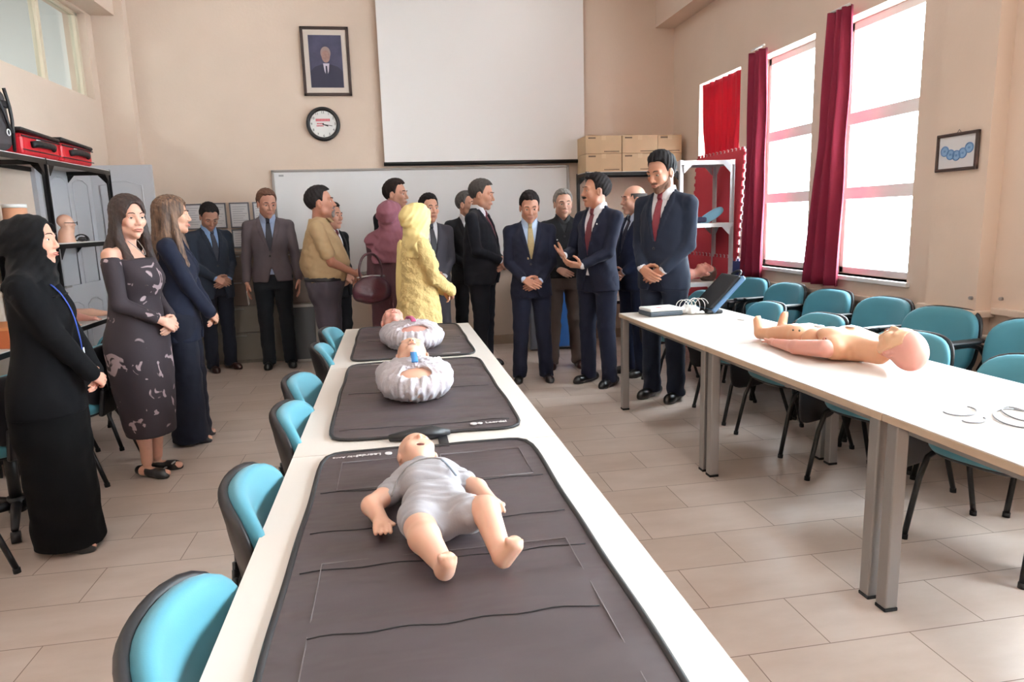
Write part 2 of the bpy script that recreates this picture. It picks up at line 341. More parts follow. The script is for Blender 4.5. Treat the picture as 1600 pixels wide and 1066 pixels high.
def make_chair(arms=False, tablet=False, swivel=False, tz=.52):
    c = empty('office_chair' if swivel else 'conference_chair')
    b = MB(); pad(b, .47, .45, .075, 0, T(0, .02, .445, PI/2+.04, 0, 0), p=3.2); b.build('seat', M_teal, c)
    b = MB(); pad(b, .43, .41, .03, 0, T(0, .02, .408, PI/2+.04, 0, 0), p=3.2, bulge=.002); b.build('seat_shell', M_blk, c)
    Mb = T(0, -.215, .635, .17)
    b = MB(); pad(b, .46, .35, .055, 1.3, Mb, p=3.0, bulge=.004); b.build('backrest', M_teal, c)
    b = MB(); pad(b, .475, .365, .03, 1.3, T(0, -.243, .630, .17), p=3.3, bulge=0)
    for k in range(-3, 4): b.tube([(k*.045, -.262+1.0*(k*.045)**2, .60), (k*.045, -.268+1.0*(k*.045)**2, .52), (k*.043, -.235, .46)], .006, 6)
    b.box((0, -.235, .47), (.30, .03, .16), .012, rot=(.17, 0, 0)); b.build('back_shell', M_blk, c)
    if not swivel:
        for sx in (-1, 1):
            x = sx*.215
            b = MB(); b.tube([(x*.98, .09, .40), (x*1.05, .17, .36), (x*1.12, .245, .015)], .0125, 8, smooth_pts=1); lg = b.build('leg', M_blkm, c)
            b = MB(); b.tube([(x*.98, -.05, .40), (x*1.05, -.14, .36), (x*1.12, -.255, .015)], .0125, 8, smooth_pts=1); lg2 = b.build('leg', M_blkm, c)
            MB().cyl((x*1.12, .245, 0), (x*1.12, .243, .022), .015).build('foot_cap', M_rub, lg)
            MB().cyl((x*1.12, -.255, 0), (x*1.12, -.253, .022), .015).build('foot_cap', M_rub, lg2)
        MB().tube([(-.215, -.05, .40), (-.215, .1, .40)], .012).tube([(.215, -.05, .40), (.215, .1, .40)], .012).tube([(-.215, .06, .397), (.215, .06, .397)], .012).tube([(-.215, -.04, .397), (.215, -.04, .397)], .012).build('seat_frame', M_blkm, c)
    else:
        MB().cyl((0, 0, .12), (0, 0, .41), .028).cyl((0, 0, .06), (0, 0, .14), .04).build('gas_column', M_blkm, c)
        for k in range(5):
            a = k*2*PI/5+.3; u = (math.cos(a), math.sin(a))
            l = MB().tube([(u[0]*.03, u[1]*.03, .10), (u[0]*.16, u[1]*.16, .095), (u[0]*.29, u[1]*.29, .065)], [.026, .022, .016], 8).build('base_arm', M_blk, c)
            MB().cyl((u[0]*.29-u[1]*.02, u[1]*.29+u[0]*.02, .028), (u[0]*.29+u[1]*.02, u[1]*.29-u[0]*.02, .028), .028).build('caster', M_blk, l)
    if arms:
        for sx in (-1, 1):
            x = sx*.265
            b = MB(); b.tube([(sx*.215, .08, .40), (x, .09, .47), (x, .10, .62), (x, .04, .655), (x, -.14, .655), (x, -.2, .60), (sx*.22, -.2, .5)], .012, 8, smooth_pts=2)
            b.box((x, -.03, .672), (.05, .24, .022), .01); b.build('armrest', M_blk, c)
    if tablet:
        b = MB(); pad(b, .30, .30 if arms else .24, .014, 0, T(.305, .11, tz, 0, .06, PI/2), p=4, bulge=0)
        b.box((.285, .09, tz+.11), (.03, .10, .05), .01); b.cyl((.275, .09, tz+.10), (.31, .09, tz+.10), .018)
        if not arms: b.tube([(.20, .06, .40), (.27, .08, .41), (.285, .09, tz+.05)], .010, 8)
        for k in range(-3, 4): b.tube([(.318, .11+k*.036, tz-.09), (.318, .11+k*.036, tz+.08)], .004, 6)
        b.build('writing_tablet', M_blk, c)
    return c
def put(c, x, y, face, label, group, s=1):
    c.location = (x, y, 0); c.rotation_euler = (0, 0, math.radians(face-90)); c.scale = (s, s, s); tag(c, label, 'chair', group); return c
plain = make_chair(); armed = make_chair(True, True); sided = make_chair(False, True, False, .42)
used = set()
def chair(kind, *a):
    src = {'p': plain, 'a': armed, 's': sided}[kind]
    c = src if kind not in used else copy_tree(src); used.add(kind); return put(c, *a)
G1 = 'teal chairs along the left side of the centre table'
for x, y, f, l in [(-.195, 1.17, 0, 'teal chair pushed under the centre table, nearest the camera'),
                   (-.19, 1.82, 3, 'teal chair pushed under the centre table, second from the camera'),
                   (-.18, 2.52, 0, 'teal chair pushed under the centre table, third from the camera'),
                   (-.215, 3.03, -3, 'teal chair pushed under the centre table, fourth from the camera'),
                   (-.19, 3.85, 5, 'teal chair pushed under the centre table, fifth from the camera'),
                   (-.20, 4.42, -4, 'teal chair at the far left corner of the centre table, farthest from the camera')]:
    chair('p', x, y, f, l, G1)
G2 = 'teal chairs tucked behind the right row of tables'
for x, y, f, l in [(2.42, 5.50, 172, 'teal chair with its back turned by the open black case lid'),
                   (2.50, 4.55, 180, 'teal chair tucked behind the right table, its back just beyond the manikin feet'),
                   (2.50, 3.88, 184, 'teal chair tucked behind the right table, its back just above the manikin chest'),
                   (2.52, 3.10, 196, 'teal chair tucked behind the right table, its back beside the manikin head'),
                   (2.53, 2.38, 196, 'teal chair tucked behind the right table, cut off by the right edge of the photo')]:
    chair('s', x-.06, y, f, l, G2)
G3 = 'teal chairs in the row along the window wall'
for x, y, f, l in [(2.98, 5.75, 190, 'teal armchair against the window wall, farthest one, next to the grey shelf unit'),
                   (2.98, 5.20, 184, 'teal armchair under the left bright window, second of the window row'),
                   (2.98, 4.62, 183, 'teal armchair under the wide red curtain, third of the window row'),
                   (3.0, 4.06, 183, 'teal armchair under the right bright window, partly hidden by another chair'),
                   (2.96, 3.50, 188, 'teal armchair in front of the pilaster with the framed circles picture'),
                   (3.0, 2.92, 188, 'teal armchair of the window row, cut off by the right edge of the photo')]:
    chair('a', x, y, f, l, G3, 1.07)
G4 = 'teal chairs on the left side of the room'
chair('p', -1.93, 4.40, 175, 'teal chair between the woman in black and the woman in floral dress', G4)
chair('p', -2.02, 5.15, 160, 'teal chair just behind the woman in the floral dress', G4)
chair('p', -2.28, 4.62, 178, 'teal chair behind the woman in black, at the left edge of the photo', G4)
chair('p', -1.98, 6.05, 200, 'teal chair almost hidden behind the woman in the navy suit', G4)
sw = make_chair(True, False, True); put(sw, -1.96, 3.72, 150, 'teal swivel chair with caster base at the left edge, behind the woman in black', G4)
chair('p', -1.98, 2.93, 170, 'chair at the left edge, only its black foot showing', G4)

# ------------------------------------------------------------------ mats on the centre table
def mat_piece(y0, y1, x0, x1, label, z=.735, seed=0, pockets=()):
    rnd = random.Random(seed); t = empty('exercise_mat', ((x0+x1)/2, (y0+y1)/2, z), label=label, cat='mat', group='brown grey training mats on the centre table')
    hx, hy = (x1-x0)/2, (y1-y0)/2; p = 14
    ph = [rnd.uniform(0, 6) for _ in range(6)]
    def height(x, y):
        e = min(hx-abs(x), hy-abs(y)); k = min(1, max(0, e/.07))
        return .006+k*.0026*(math.sin(y*26+ph[0]+math.sin(x*5+ph[1])*1.3)+.6*math.sin(y*47+x*6+ph[2])+.5*math.sin(x*13-y*9+ph[3]))+(k*max(0, -y-.05)*.006*(1.9+math.sin(x*17+y*6)+.8*math.sin(y*15-x*7)) if seed == 3 else 0)
    def outline(a, s_=1):
        ca, sa = math.cos(a), math.sin(a); q = (abs(ca)**p+abs(sa)**p)**(-1/p)
        w = 1+.006*math.sin(5*a+ph[4])+.004*math.sin(11*a+ph[5])
        return ca*q*hx*s_*w, sa*q*hy*s_*w
    b = MB()
    def top(i, j):
        x, y = outline(2*PI*i, max(j, .001)*.995); return (x, y, height(x, y))
    b.grid(top, 160, 46, True)
    b.grid(lambda i, j: outline(2*PI*i, .995 if j < .5 else .99)+((height(*outline(2*PI*i, .995)) if j < .5 else .0005),), 160, 2, True)
    b.build('mat_sheet', M_vinyl, t)
    b = MB(); b.tube([outline(2*PI*i/120)+(.006,) for i in range(120)], .007, 8, closed=True, flat=.8); b.build('piping', M_piping, t)
    for (fy, kx) in pockets:
        b = MB(); y = -hy+fy*2*hy; b.tube([(-hx*kx+2*hx*kx*i/24, y+.004*math.sin(i), height(-hx*kx+2*hx*kx*i/24, y)+.0012) for i in range(25)], .0011, 6); b.build('seam', M_piping, t)
    return t, hx, hy
M_logo = mat('mat_print', 'd9d4d4', .5)
m3, hx, hy = mat_piece(.70, 2.15, -.25, .405, 'brown-grey mat nearest the camera, under the baby manikin in grey romper', seed=3, pockets=((.30, .8), (.47, .93), (.60, .93), (.77, .93)))
# stitched pocket outlines on the near mat
for x0, x1, y0, y1 in ((-hx*.80, hx*.82, -hy*.78, -hy*.02), (-hx*.80, -hx*.05, hy*.55, hy*.86), (hx*.1, hx*.85, hy*.55, hy*.86)):
    MB().tube([(x0, y0, .0092), (x0, y1, .0092), (x1, y1, .0092), (x1, y0, .0092)], .0016, 6, closed=True).build('pocket_stitching', mat('vinyl_stitch', '6f6668', .4), m3)
b = MB(); b.cyl((-.125, hy-.055, .009), (-.125, hy-.055, .0125), .011); b.build('logo_disc', M_logo, m3)
text_mesh('Laerdal', .026, T(-.185, hy-.055, .0115, 0, 0, PI), M_logo, 'printed_name', m3, bold=True)
text_mesh('Baby Anne', .018, T(-.255, hy-.058, .0112, 0, 0, PI), M_logo, 'printed_name', m3)
m2, hx, hy = mat_piece(2.28, 3.56, -.25, .415, 'brown-grey mat in the middle of the centre table, under the blue-striped torso', seed=5, pockets=((.08, .9), (.5, .9)))
b = MB(); b.cyl((.165, -hy+.06, .009), (.165, -hy+.06, .0125), .012); b.cyl((.188, -hy+.06, .009), (.188, -hy+.06, .0125), .009); b.build('logo_disc', M_logo, m2)
text_mesh('Laerdal', .026, T(.245, -hy+.06, .0115), M_logo, 'printed_name', m2, bold=True)
MB().tube([(-.22, hy-.05, .0105), (-.08, hy-.05, .0105)], .003, 6, flat=.4).build('printed_line', M_logo, m2)
m1, hx, hy = mat_piece(3.66, 4.84, -.25, .42, 'brown-grey mat at the far end of the centre table, under the pink-striped torso', seed=8, pockets=((.5, .9),))
MB().tube([(.15, -hy+.04, .0105), (.25, -hy+.04, .0105)], .003, 6, flat=.4).build('printed_line', M_logo, m1)
# black strap of the rolled mat between middle and near mat
b = MB(); b.tube([(-.09, .02, .012), (-.02, .01, .02), (.05, .015, .022), (.11, .035, .012)], [.014, .026, .030, .012], 10, flat=.8); b.box((.085, -.035, .005), (.032, .12, .004), .001)
b.build('mat_strap', M_blk, label='black carrying strap lying between the near mat and the middle mat', cat='strap', loc=(.045, 2.225, .736))

# ------------------------------------------------------------------ back wall
sc_ = empty('projection_screen', (1.1, 7.94, 2.08), label='large pale pull-down projection screen on the back wall', cat='screen')
MB().b2((-1.12, -.003, .02), (1.15, .003, 1.90)).build('screen_sheet', mat('screen_cloth', 'f7f3f1', .7), sc_)
MB().cyl((-1.13, 0, .01), (1.18, 0, .01), .022).build('bottom_bar', M_blkm, sc_)
MB().box((.02, 0, 1.95), (2.5, .09, .10), .02).build('screen_case', M_white, sc_)
wb = empty('whiteboard', (.41, 7.97, .90), label='wide whiteboard with grey frame on the back wall behind the group', cat='whiteboard')
MB().b2((-1.61, 0, .02), (1.63, .02, 1.13)).build('board_surface', mat('whiteboard_enamel', 'ecebec', .2), wb)
b = MB()
for lo, hi in (((-1.64, -.012, 1.125), (1.66, .02, 1.15)), ((-1.64, -.012, 0), (1.66, .02, .025)), ((-1.64, -.012, 0), (-1.61, .02, 1.15)), ((1.63, -.012, 0), (1.66, .02, 1.15))): b.b2(lo, hi, .004)
b.b2((-1.4, -.07, -.005), (1.4, -.01, .006), .003)
b.build('board_frame', M_alu, wb)
MB().box((-1.54, -.003, 1.09), (.05, .003, .02)).build('maker_sticker', mat('sticker_grey', 'a8a8aa', .4), wb)
def framed(name, label, cat, c, w, h, fr, ymount, mats, tilt=0, border=.03, axis=0, depth=.025):
    t = empty(name, c, label=label, cat=cat); t.rotation_euler = (0, 0, axis)
    b = MB()
    b.b2((-w/2, -depth, h/2-border), (w/2, 0, h/2), .004); b.b2((-w/2, -depth, -h/2), (w/2, 0, -h/2+border), .004)
    b.b2((-w/2, -depth, -h/2), (-w/2+border, 0, h/2), .004); b.b2((w/2-border, -depth, -h/2), (w/2, 0, h/2), .004)
    b.build('frame', mats[0], t)
    MB().b2((-w/2+border, -depth*.5, -h/2+border), (w/2-border, -.001, h/2-border)).build('mount', mats[1], t)
    return t
pf = framed('framed_portrait', 'dark wooden frame with an oil portrait of a man in a suit, above the clock', 'picture', (-.572, 7.99, 3.165), .50, .70, None, 0, (M_wood, mat('cream_mount', 'dccfc4', .7)), border=.03)
M_pb = mat('portrait_backdrop', '4b4a66', .5, var=.35, vs=9)
MB().b2((-.17, -.016, -.265), (.17, -.012, .265)).build('canvas', M_pb, pf)
M_psk = mat('portrait_skin', 'a8847c', .6, var=.25, vs=40); M_phair = mat('portrait_hair', '9a8580', .6); M_psuit = mat('portrait_suit', '2f2d42', .6); M_pshirt = mat('portrait_shirt', 'cfc8d4', .6)
b = MB(); b.prism([(-.165, -.262), (.165, -.262), (.165, -.10), (.12, -.055), (.05, -.03), (-.05, -.03), (-.12, -.055), (-.165, -.10)], -.0175, -.016, 'y'); b.build('painted_suit', M_psuit, pf)
b = MB(); b.prism([(-.032, -.02), (.032, -.02), (.022, -.10), (0, -.15), (-.022, -.10)], -.019, -.0175, 'y'); b.build('painted_shirt', M_pshirt, pf)
b = MB(); b.prism([(-.008, -.045), (.008, -.045), (.011, -.13), (0, -.15), (-.011, -.13)], -.020, -.019, 'y'); b.build('painted_tie', M_psuit, pf)
b = MB(); b.prism([(.052*math.cos(a), .085+.065*math.sin(a)) for a in np.linspace(0, 2*PI, 24)[:-1]], -.0185, -.0165, 'y'); b.build('painted_hair', M_phair, pf)
b = MB(); b.prism([(.043*math.cos(a), .050+.062*math.sin(a)) for a in np.linspace(0, 2*PI, 24)[:-1]], -.020, -.0185, 'y'); b.build('painted_face', M_psk, pf)
# clock
ck = empty('wall_clock', (-.648, 7.985, 2.523), label='round wall clock with thick black rim under the framed portrait', cat='clock')
b = MB(); b.tube([(.158*math.cos(a), -.022, .158*math.sin(a)) for a in np.linspace(0, 2*PI, 49)[:-1]], .021, 10, closed=True); b.build('rim', M_blk, ck)
MB().cyl((0, -.002, 0), (0, -.02, 0), .158, n=48).build('dial', M_white, ck)
for k in range(12):
    a = PI/2-(k+1)*PI/6; text_mesh(str(k+1), .036, T(.122*math.cos(a), -.0212, .122*math.sin(a), PI/2), M_blk, 'numeral', ck)
M_rp = mat('red_print', 'c8344a', .5)
b = MB()
for x0, x1, z, h in ((-.075, .075, .042, .026), (-.065, .005, .004, .012), (-.07, .0, -.018, .012)):
    k = x0
    while k < x1: b.b2((k, -.0215, z-h/2), (k+.011, -.0205, z+h/2)); k += .015
b.build('dial_print', M_rp, ck)
MB().box((.022, -.024, -.012), (.062, .003, .010), rot=(0, .35, 0)).build('hour_hand', M_blk, ck); MB().box((.045, -.026, -.012), (.10, .002, .006), rot=(0, .18, 0)).build('minute_hand', M_blk, ck)
MB().cyl((0, -.02, 0), (0, -.029, 0), .008).build('hub', M_blk, ck)
# framed sheets above the cabinets
M_paper = mat('paper', 'e2e0e2', .7); M_ink = mat('grey_ink', '9a9aa4', .8)
def sheet(x, z, label, w=.205, h=.27):
    t = empty('framed_notice', (x, 7.99, z), label=label, cat='notice', group='grey framed notices above the low cabinets')
    b = MB()
    b.b2((-w/2, -.015, h/2-.014), (w/2, 0, h/2), .003); b.b2((-w/2, -.015, -h/2), (w/2, 0, -h/2+.014), .003); b.b2((-w/2, -.015, -h/2), (-w/2+.014, 0, h/2), .003); b.b2((w/2-.014, -.015, -h/2), (w/2, 0, h/2), .003)
    b.build('frame', mat('grey_notice_frame', '75757c', .4), t)
    MB().b2((-w/2+.012, -.006, -h/2+.012), (w/2-.012, -.001, h/2-.012)).build('paper', M_paper, t)
    b = MB()
    for k in range(8): b.b2((-w/2+.03, -.0068, h/2-.045-k*.024), (w/2-.03-.02*(k % 3), -.006, h/2-.049-k*.024))
    b.build('print_lines', M_ink, t)
for x, z, l in [(-2.08, 1.58, 'grey framed notice directly behind the head of the woman in navy'), (-1.835, 1.585, 'grey framed notice just right of the man looking down'),
                (-1.595, 1.585, 'grey framed notice midway between the looking-down man and the grey jacket man'), (-1.355, 1.585, 'grey framed notice half hidden by the grey jacket man'),
                (-1.84, 1.335, 'paper notice low above the cabinet behind the looking-down man'), (-1.595, 1.335, 'paper notice low above the cabinet, left of the grey jacket man')]:
    sheet(x, z, l, h=.27 if z > 1.4 else .2)
# low cabinets
M_cabt = mat('taupe_cabinet', '7d6e66', .45, var=.06); M_cabl = mat('grey_green_cabinet', '8d877d', .45, var=.06)
for i, (x0, x1, l) in enumerate([(-2.48, -1.93, 'taupe storage cabinet hidden behind the woman in navy and the looking-down man'), (-1.925, -1.375, 'taupe storage cabinet behind the looking-down man, right of his legs'), (-1.37, -.90, 'taupe storage cabinet directly behind the grey jacket man')]):
    t = empty('storage_cabinet', ((x0+x1)/2, 7.85, 0), label=l, cat='cabinet', group='low storage cabinets at the back wall'); hx = (x1-x0)/2
    MB().b2((-hx, -.10, .03), (hx, .13, 1.20), .004).b2((-hx+.02, -.09, 0), (hx-.02, .12, .04)).build('carcass', M_cabl, t)
    for z0, z1, m in ((.04, .33, M_cabl), (.34, .62, M_cabl), (.63, .90, M_cabt), (.91, 1.18, M_cabt)):
        d = MB().b2((-hx+.008, -.118, z0), (hx-.008, -.10, z1), .004).build('drawer', m, t)
        MB().b2((-.06, -.130, z1-.035), (.06, -.118, z1-.022), .003).build('handle', M_alu, d)
# leaning framed panel and teal bin right of the cabinets
t = empty('leaning_panel', (-1.02, 7.62, 0), label='white framed grey panel leaning behind the grey jacket man', cat='panel'); t.rotation_euler = (-.12, 0, 0)
b = MB(); b.b2((-.17, -.02, .0), (-.14, .01, .62), .003); b.b2((.16, -.02, .0), (.19, .01, .62), .003); b.b2((-.17, -.02, .0), (.19, .01, .03), .003); b.b2((-.17, -.02, .59), (.19, .01, .62), .003); b.build('frame', mat('pale_frame', 'b9b5b0', .4), t)
MB().b2((-.14, -.012, .03), (.16, 0, .59)).build('grey_sheet', mat('grey_sheet', '55585c', .35), t)
MB().box((0, 0, .28), (.22, .2, .56), .02, taper=.85).build('storage_bin', mat('teal_bin', '3f7f86', .4), label='teal box standing on the floor behind the tan shirt man', cat='box', loc=(-.68, 7.62, 0))
# blue cupboard behind the men
t = empty('blue_cupboard', (1.78, 7.62, 0), label='bright blue and grey low cupboard behind the man in the dark polo', cat='cupboard')
MB().b2((-.33, -.22, .02), (.42, .3, .78), .006).build('carcass', mat('grey_cupboard', '6d6f78', .4), t)
M_blu = mat('bright_blue_panel', '2f6fc4', .4)
for x0, x1 in ((-.02, .185), (.19, .41)):
    d = MB().b2((x0, -.235, .04), (x1, -.22, .76), .004).build('door', M_blu, t); MB().b2((x1-.03, -.25, .4), (x1-.018, -.235, .5), .003).build('handle', M_alu, d)
MB().b2((-.32, -.235, .04), (-.03, -.22, .76), .004).build('door', mat('grey_door', '5f626c', .4), t)

# box shelf with cartons
def shelf_unit(name, label, loc, w, d, h, levels, mpost, mboard, brace=True, post=.035):
    t = empty(name, loc, label=label, cat='shelf')
    for sx in (-1, 1):
        for sy in (-1, 1):
            x, y = sx*(w/2-post/2), sy*(d/2-post/2)
            b = MB(); b.b2((x-post/2, y-.0015 if sy < 0 else y-.0015, 0), (x+post/2, y+.002, h), 0)
            b.b2((x-sx*0-(.0015)+sx*post/2-.001, y-post/2, 0), (x+sx*post/2+.002, y+post/2, h), 0)
            b.build('post', mpost, t)
    for z in levels:
        s_ = MB().b2((-w/2+.002, -d/2+.002, z-.006), (w/2-.002, d/2-.002, z), .001).build('shelf_board', mboard, t)
        b = MB(); b.b2((-w/2, -d/2-.001, z-.04), (w/2, -d/2+.012, z-.006)); b.b2((-w/2, d/2-.012, z-.04), (w/2, d/2+.001, z-.006)); b.b2((-w/2-.001, -d/2, z-.04), (-w/2+.012, d/2, z-.006)); b.b2((w/2-.012, -d/2, z-.04), (w/2+.001, d/2, z-.006))
        b.build('shelf_rim', mpost, s_)
        if brace:
            for sx in (-1, 1):
                for sy in (-1, 1):
                    x = sx*(w/2-.005); y = sy*(d/2-.004); b = MB()
                    b.prism([(x-sx*.03, z-.04), (x-sx*.11, z-.04), (x-sx*.03, z-.12)][::sx], y-.002, y+.002, 'y'); b.build('gusset', mpost, s_)
                    if d > .3:
                        b = MB(); b.prism([(y-sy*.03, z-.04), (y-sy*.10, z-.04), (y-sy*.03, z-.12)][::sy], sx*(w/2-.002)-.002, sx*(w/2-.002)+.002, 'x'); b.build('gusset', mpost, s_)
    return t
M_shw = mat('white_shelf_board', 'e8e6e4', .4)
shelf_unit('metal_shelf', 'black metal shelf with white board carrying the cardboard cartons at the back wall', (2.72, 7.77, 0), 1.12, .42, 1.945, [.5, 1.2, 1.94], M_blkm, M_shw)
M_card = mat('cardboard', 'd3b592', .8, var=.08, vs=5); M_card2 = mat('cardboard_tape', 'd8bd9a', .5); M_prt = mat('carton_print', '4a3a30', .8)
def carton(x, z, label, w=.40, h=.195, d=.36, y=7.77, rz=0, flap=False):
    t = empty('cardboard_box', (x, y, z), rz, label, 'box', 'cardboard cartons on the black shelf')
    MB().b2((-w/2, -d/2, 0), (w/2, d/2, h-.002), .003).build('carton_body', M_card, t)
    MB().b2((-w/2, -d/2-.0015, h*.0+.004), (-w/2+.004, -d/2, h-.004)).b2((-.025, -d/2-.001, h-.003), (.025, d/2, h)).b2((-.025, -d/2-.0012, h-.05), (.025, -d/2, h)).build('packing_tape', M_card2, t)
    b = MB()
    for k in range(6): b.b2((-w/2+.03+k*.014, -d/2-.001, h-.035), (-w/2+.041+k*.014, -d/2, h-.019))
    for k in range(11): b.b2((w/2-.20+k*.016, -d/2-.001, .018), (w/2-.188+k*.016, -d/2, .028))
    b.build('carton_print', M_prt, t)
    if flap: MB().box((0, -.04, h+.012), (w*.6, .14, .003), rot=(.12, .05, .1)).build('flap', M_card, t)
for x, z, l, f in [(2.37, 1.941, 'cardboard carton on the black shelf, bottom left of the stack', False), (2.79, 1.941, 'cardboard carton on the black shelf, bottom middle, behind the tall man', False), (3.14, 1.941, 'cardboard carton on the black shelf, bottom right beside the window wall', False),
                (2.37, 2.137, 'cardboard carton on top at the left end of the stack', True), (2.79, 2.137, 'cardboard carton on top in the middle of the stack', True), (3.14, 2.137, 'darker cardboard carton on top at the right end of the stack', False)]:
    carton(x, z, l, w=.41 if x < 3 else .28, flap=f)
# silver shelf unit
su = shelf_unit('metal_shelf', 'light grey metal shelf unit by the right wall in front of red foam mats', (2.95, 6.42, 0), .54, .40, 1.945, [.30, .80, 1.36, 1.94], M_silver, M_shw)
# red foam puzzle mats leaning at the wall
M_foam = mat('red_foam', 'b5303f', .8, bump=.2, bs=200); M_foamw = mat('pale_foam_edge', 'd9c7cd', .8); M_blue = mat('dark_blue_foam', '1c2a5e', .8)
def puzzle(y0, y1, z0, z1, x, label, m, th=.02, tilt=.0):
    t = empty('foam_mat', (x, (y0+y1)/2, z0), label=label, cat='foam mat', group='foam floor mats leaning at the right wall')
    hy, h = (y1-y0)/2, z1-z0; pts = []
    def edge(a, b_, n, out):
        for k in range(n):
            for f_, o_ in ((.0, 0), (.32, 0), (.28, 1), (.5, 1.25), (.72, 1), (.68, 0)):
                u = (k+f_)/n; pts.append((a[0]+(b_[0]-a[0])*u+out[0]*.022*o_, a[1]+(b_[1]-a[1])*u+out[1]*.022*o_))
    edge((-hy, 0), (hy, 0), 13, (0, -1)); edge((hy, 0), (hy, h), 13, (1, 0)); edge((hy, h), (-hy, h), 13, (0, 1)); edge((-hy, h), (-hy, 0), 13, (-1, 0))
    MB().prism(pts, -th/2, 0, 'x').build('front_layer', m, t)
    MB().prism([(a*1.012, b_*1.006-.002) for a, b_ in pts], 0, th/2, 'x').build('back_layer', M_foamw, t)
    t.rotation_euler = (0, tilt, 0); return t
puzzle(6.17, 7.19, 1.02, 2.03, 3.24, 'upper red foam mat with pale jigsaw edge leaning in front of the red blind', M_foam, tilt=.05)
puzzle(6.28, 7.30, .024, 1.02, 3.16, 'lower red foam mat with jigsaw edge standing behind the grey shelf unit', M_foam, tilt=.05)
puzzle(6.12, 7.10, .05, .99, 3.265, 'dark blue foam mat behind the lower red foam mat', M_blue, tilt=.02)

# ------------------------------------------------------------------ curtains
def curtain(y0, y1, z0, z1, x, label, folds, m, y0b=None, y1b=None, amp=.035):
    y0b = y0 if y0b is None else y0b; y1b = y1 if y1b is None else y1b
    def fn(i, j):
        z = z1+(z0-z1)*j; a = y0+(y0b-y0)*j; c = y1+(y1b-y1)*j
        pinch = 1-.15*math.exp(-((j-.45)/.12)**2)
        y = (a+c)/2+(i-.5)*(c-a)*pinch
        return (x+amp*math.sin(i*folds*2*PI+.5*math.sin(j*5))*(.6+.5*j)+.01*math.sin(i*folds*4.3+j*3), y, z)
    b = MB(); b.grid(fn, 150, 26); o = b.build('curtain', m, label=label, cat='curtain'); solid(o, .004); return o
curtain(5.84, 6.10, .86, 2.85, XR-.07, 'dark red curtain gathered at the left side of the left bright window', 3, M_curt, 5.80, 6.14)
curtain(4.70, 4.95, .88, 2.87, XR-.07, 'dark red curtain gathered between the two bright windows', 3, M_curt, 4.70, 5.12)
curtain(6.40, 7.26, 1.2, 2.79, XR+.015, 'bright red blind covering the farthest window, lit from behind', 9, M_blind, amp=.010)
for y0, y1, l in ((5.86, 6.08, 'short curtain rail stub over the left bright window'), (4.72, 4.93, 'short curtain rail stub over the right bright window')):
    MB().cyl((XR-.07, y0, 2.875), (XR-.07, y1, 2.875), .009).build('curtain_rail', M_white, label=l, cat='curtain rail')
# picture on the pilaster
pc = framed('framed_picture', 'small dark framed picture of five linked pale blue circles on the right pilaster', 'picture', (3.247, 3.608, 1.757), .30, .215, None, 0, (M_wood, M_paper), border=.018, axis=-PI/2, depth=.02)
M_lb = mat('pale_blue_print', '8fb0d2', .6); M_lb2 = mat('blue_print', '5f86b4', .6)
for k in range(5):
    x = -.088+k*.044; z = (.010, -.012, -.020, -.010, .016)[k]
    MB().tube([(x+.027*math.cos(a), -.012, z+.027*math.sin(a)) for a in np.linspace(0, 2*PI, 25)[:-1]], .0035, 6, closed=True).build('printed_ring', M_lb2, pc)
    MB().cyl((x, -.0105, z), (x, -.0115, z), .025, n=24).build('printed_disc', M_lb, pc)
    MB().box((x, -.0122, z), (.016, .001, .012)).build('printed_symbol', M_lb2, pc)
MB().tube([(-.02, -.004, .10), (0, -.004, .125), (.02, -.004, .10)], .0015, 6).build('hanging_wire', M_blk, pc)
for y, z, l in ((3.43, .93, 'small wall clip on the pilaster corner above the ledge'), (3.33, .93, 'small wall clip right of the pilaster above the ledge')):
    MB().cyl((3.25 if y > 3.4 else 3.35, y, z), (3.235 if y > 3.4 else 3.335, y, z), .01).build('wall_clip', M_alu, label=l, cat='clip')
# radiator behind the window chairs
t = empty('radiator', (3.27, 5.0, .1), label='pale ribbed radiator behind the window row chairs', cat='radiator')
for k in range(26):
    y = -.75+k*.06; MB().b2((-.05, y-.022, .0), (.05, y+.022, .52), .012).build('rib', M_wpaint, t)
MB().cyl((0, -.78, .04), (0, .78, .04), .018).cyl((0, -.78, .48), (0, .78, .48), .018).build('header_pipe', M_wpaint, t)

# ------------------------------------------------------------------ left wall: door leaves, shelf units, bags
M_door = mat('grey_white_door', 'c6c6cb', .35)
def door_leaf(name, loc, rz, w, label=None):
    t = empty(name, loc, rz); t['kind'] = 'structure'
    MB().b2((0, -.02, .01), (w, .02, 2.07), .003).build('door_slab', M_door, t)
    for z0, z1 in ((.15, .85), (1.0, 1.92)):
        n = 2 if w > .7 else 1
        for k in range(n):
            x0 = .10+k*(w-.1)/2; x1 = x0+(w-.1)/2-.10 if n == 2 else w-.1
            b = MB(); r = .007
            arch = [(x0, z0), (x1, z0), (x1, z1-.04), ((x0+x1)/2+.05, z1), ((x0+x1)/2-.05, z1), (x0, z1-.04)]
            for s_ in (-.021, .021): b.tube([(u, s_, v) for u, v in arch], r, 6, closed=True)
            b.build('panel_moulding', M_door, t)
    MB().cyl((w-.06, -.05, 1.0), (w-.06, .05, 1.0), .011).box((w-.10, -.05, 1.0), (.11, .014, .018), .005).box((w-.10, .05, 1.0), (.11, .014, .018), .005).build('door_handle', M_alu, t)
    return t
door_leaf('door_1', (XL+.005, 7.30, 0), 0, .575)
door_leaf('door_2', (XL+.03, 7.24, 0), -PI/2, .92)
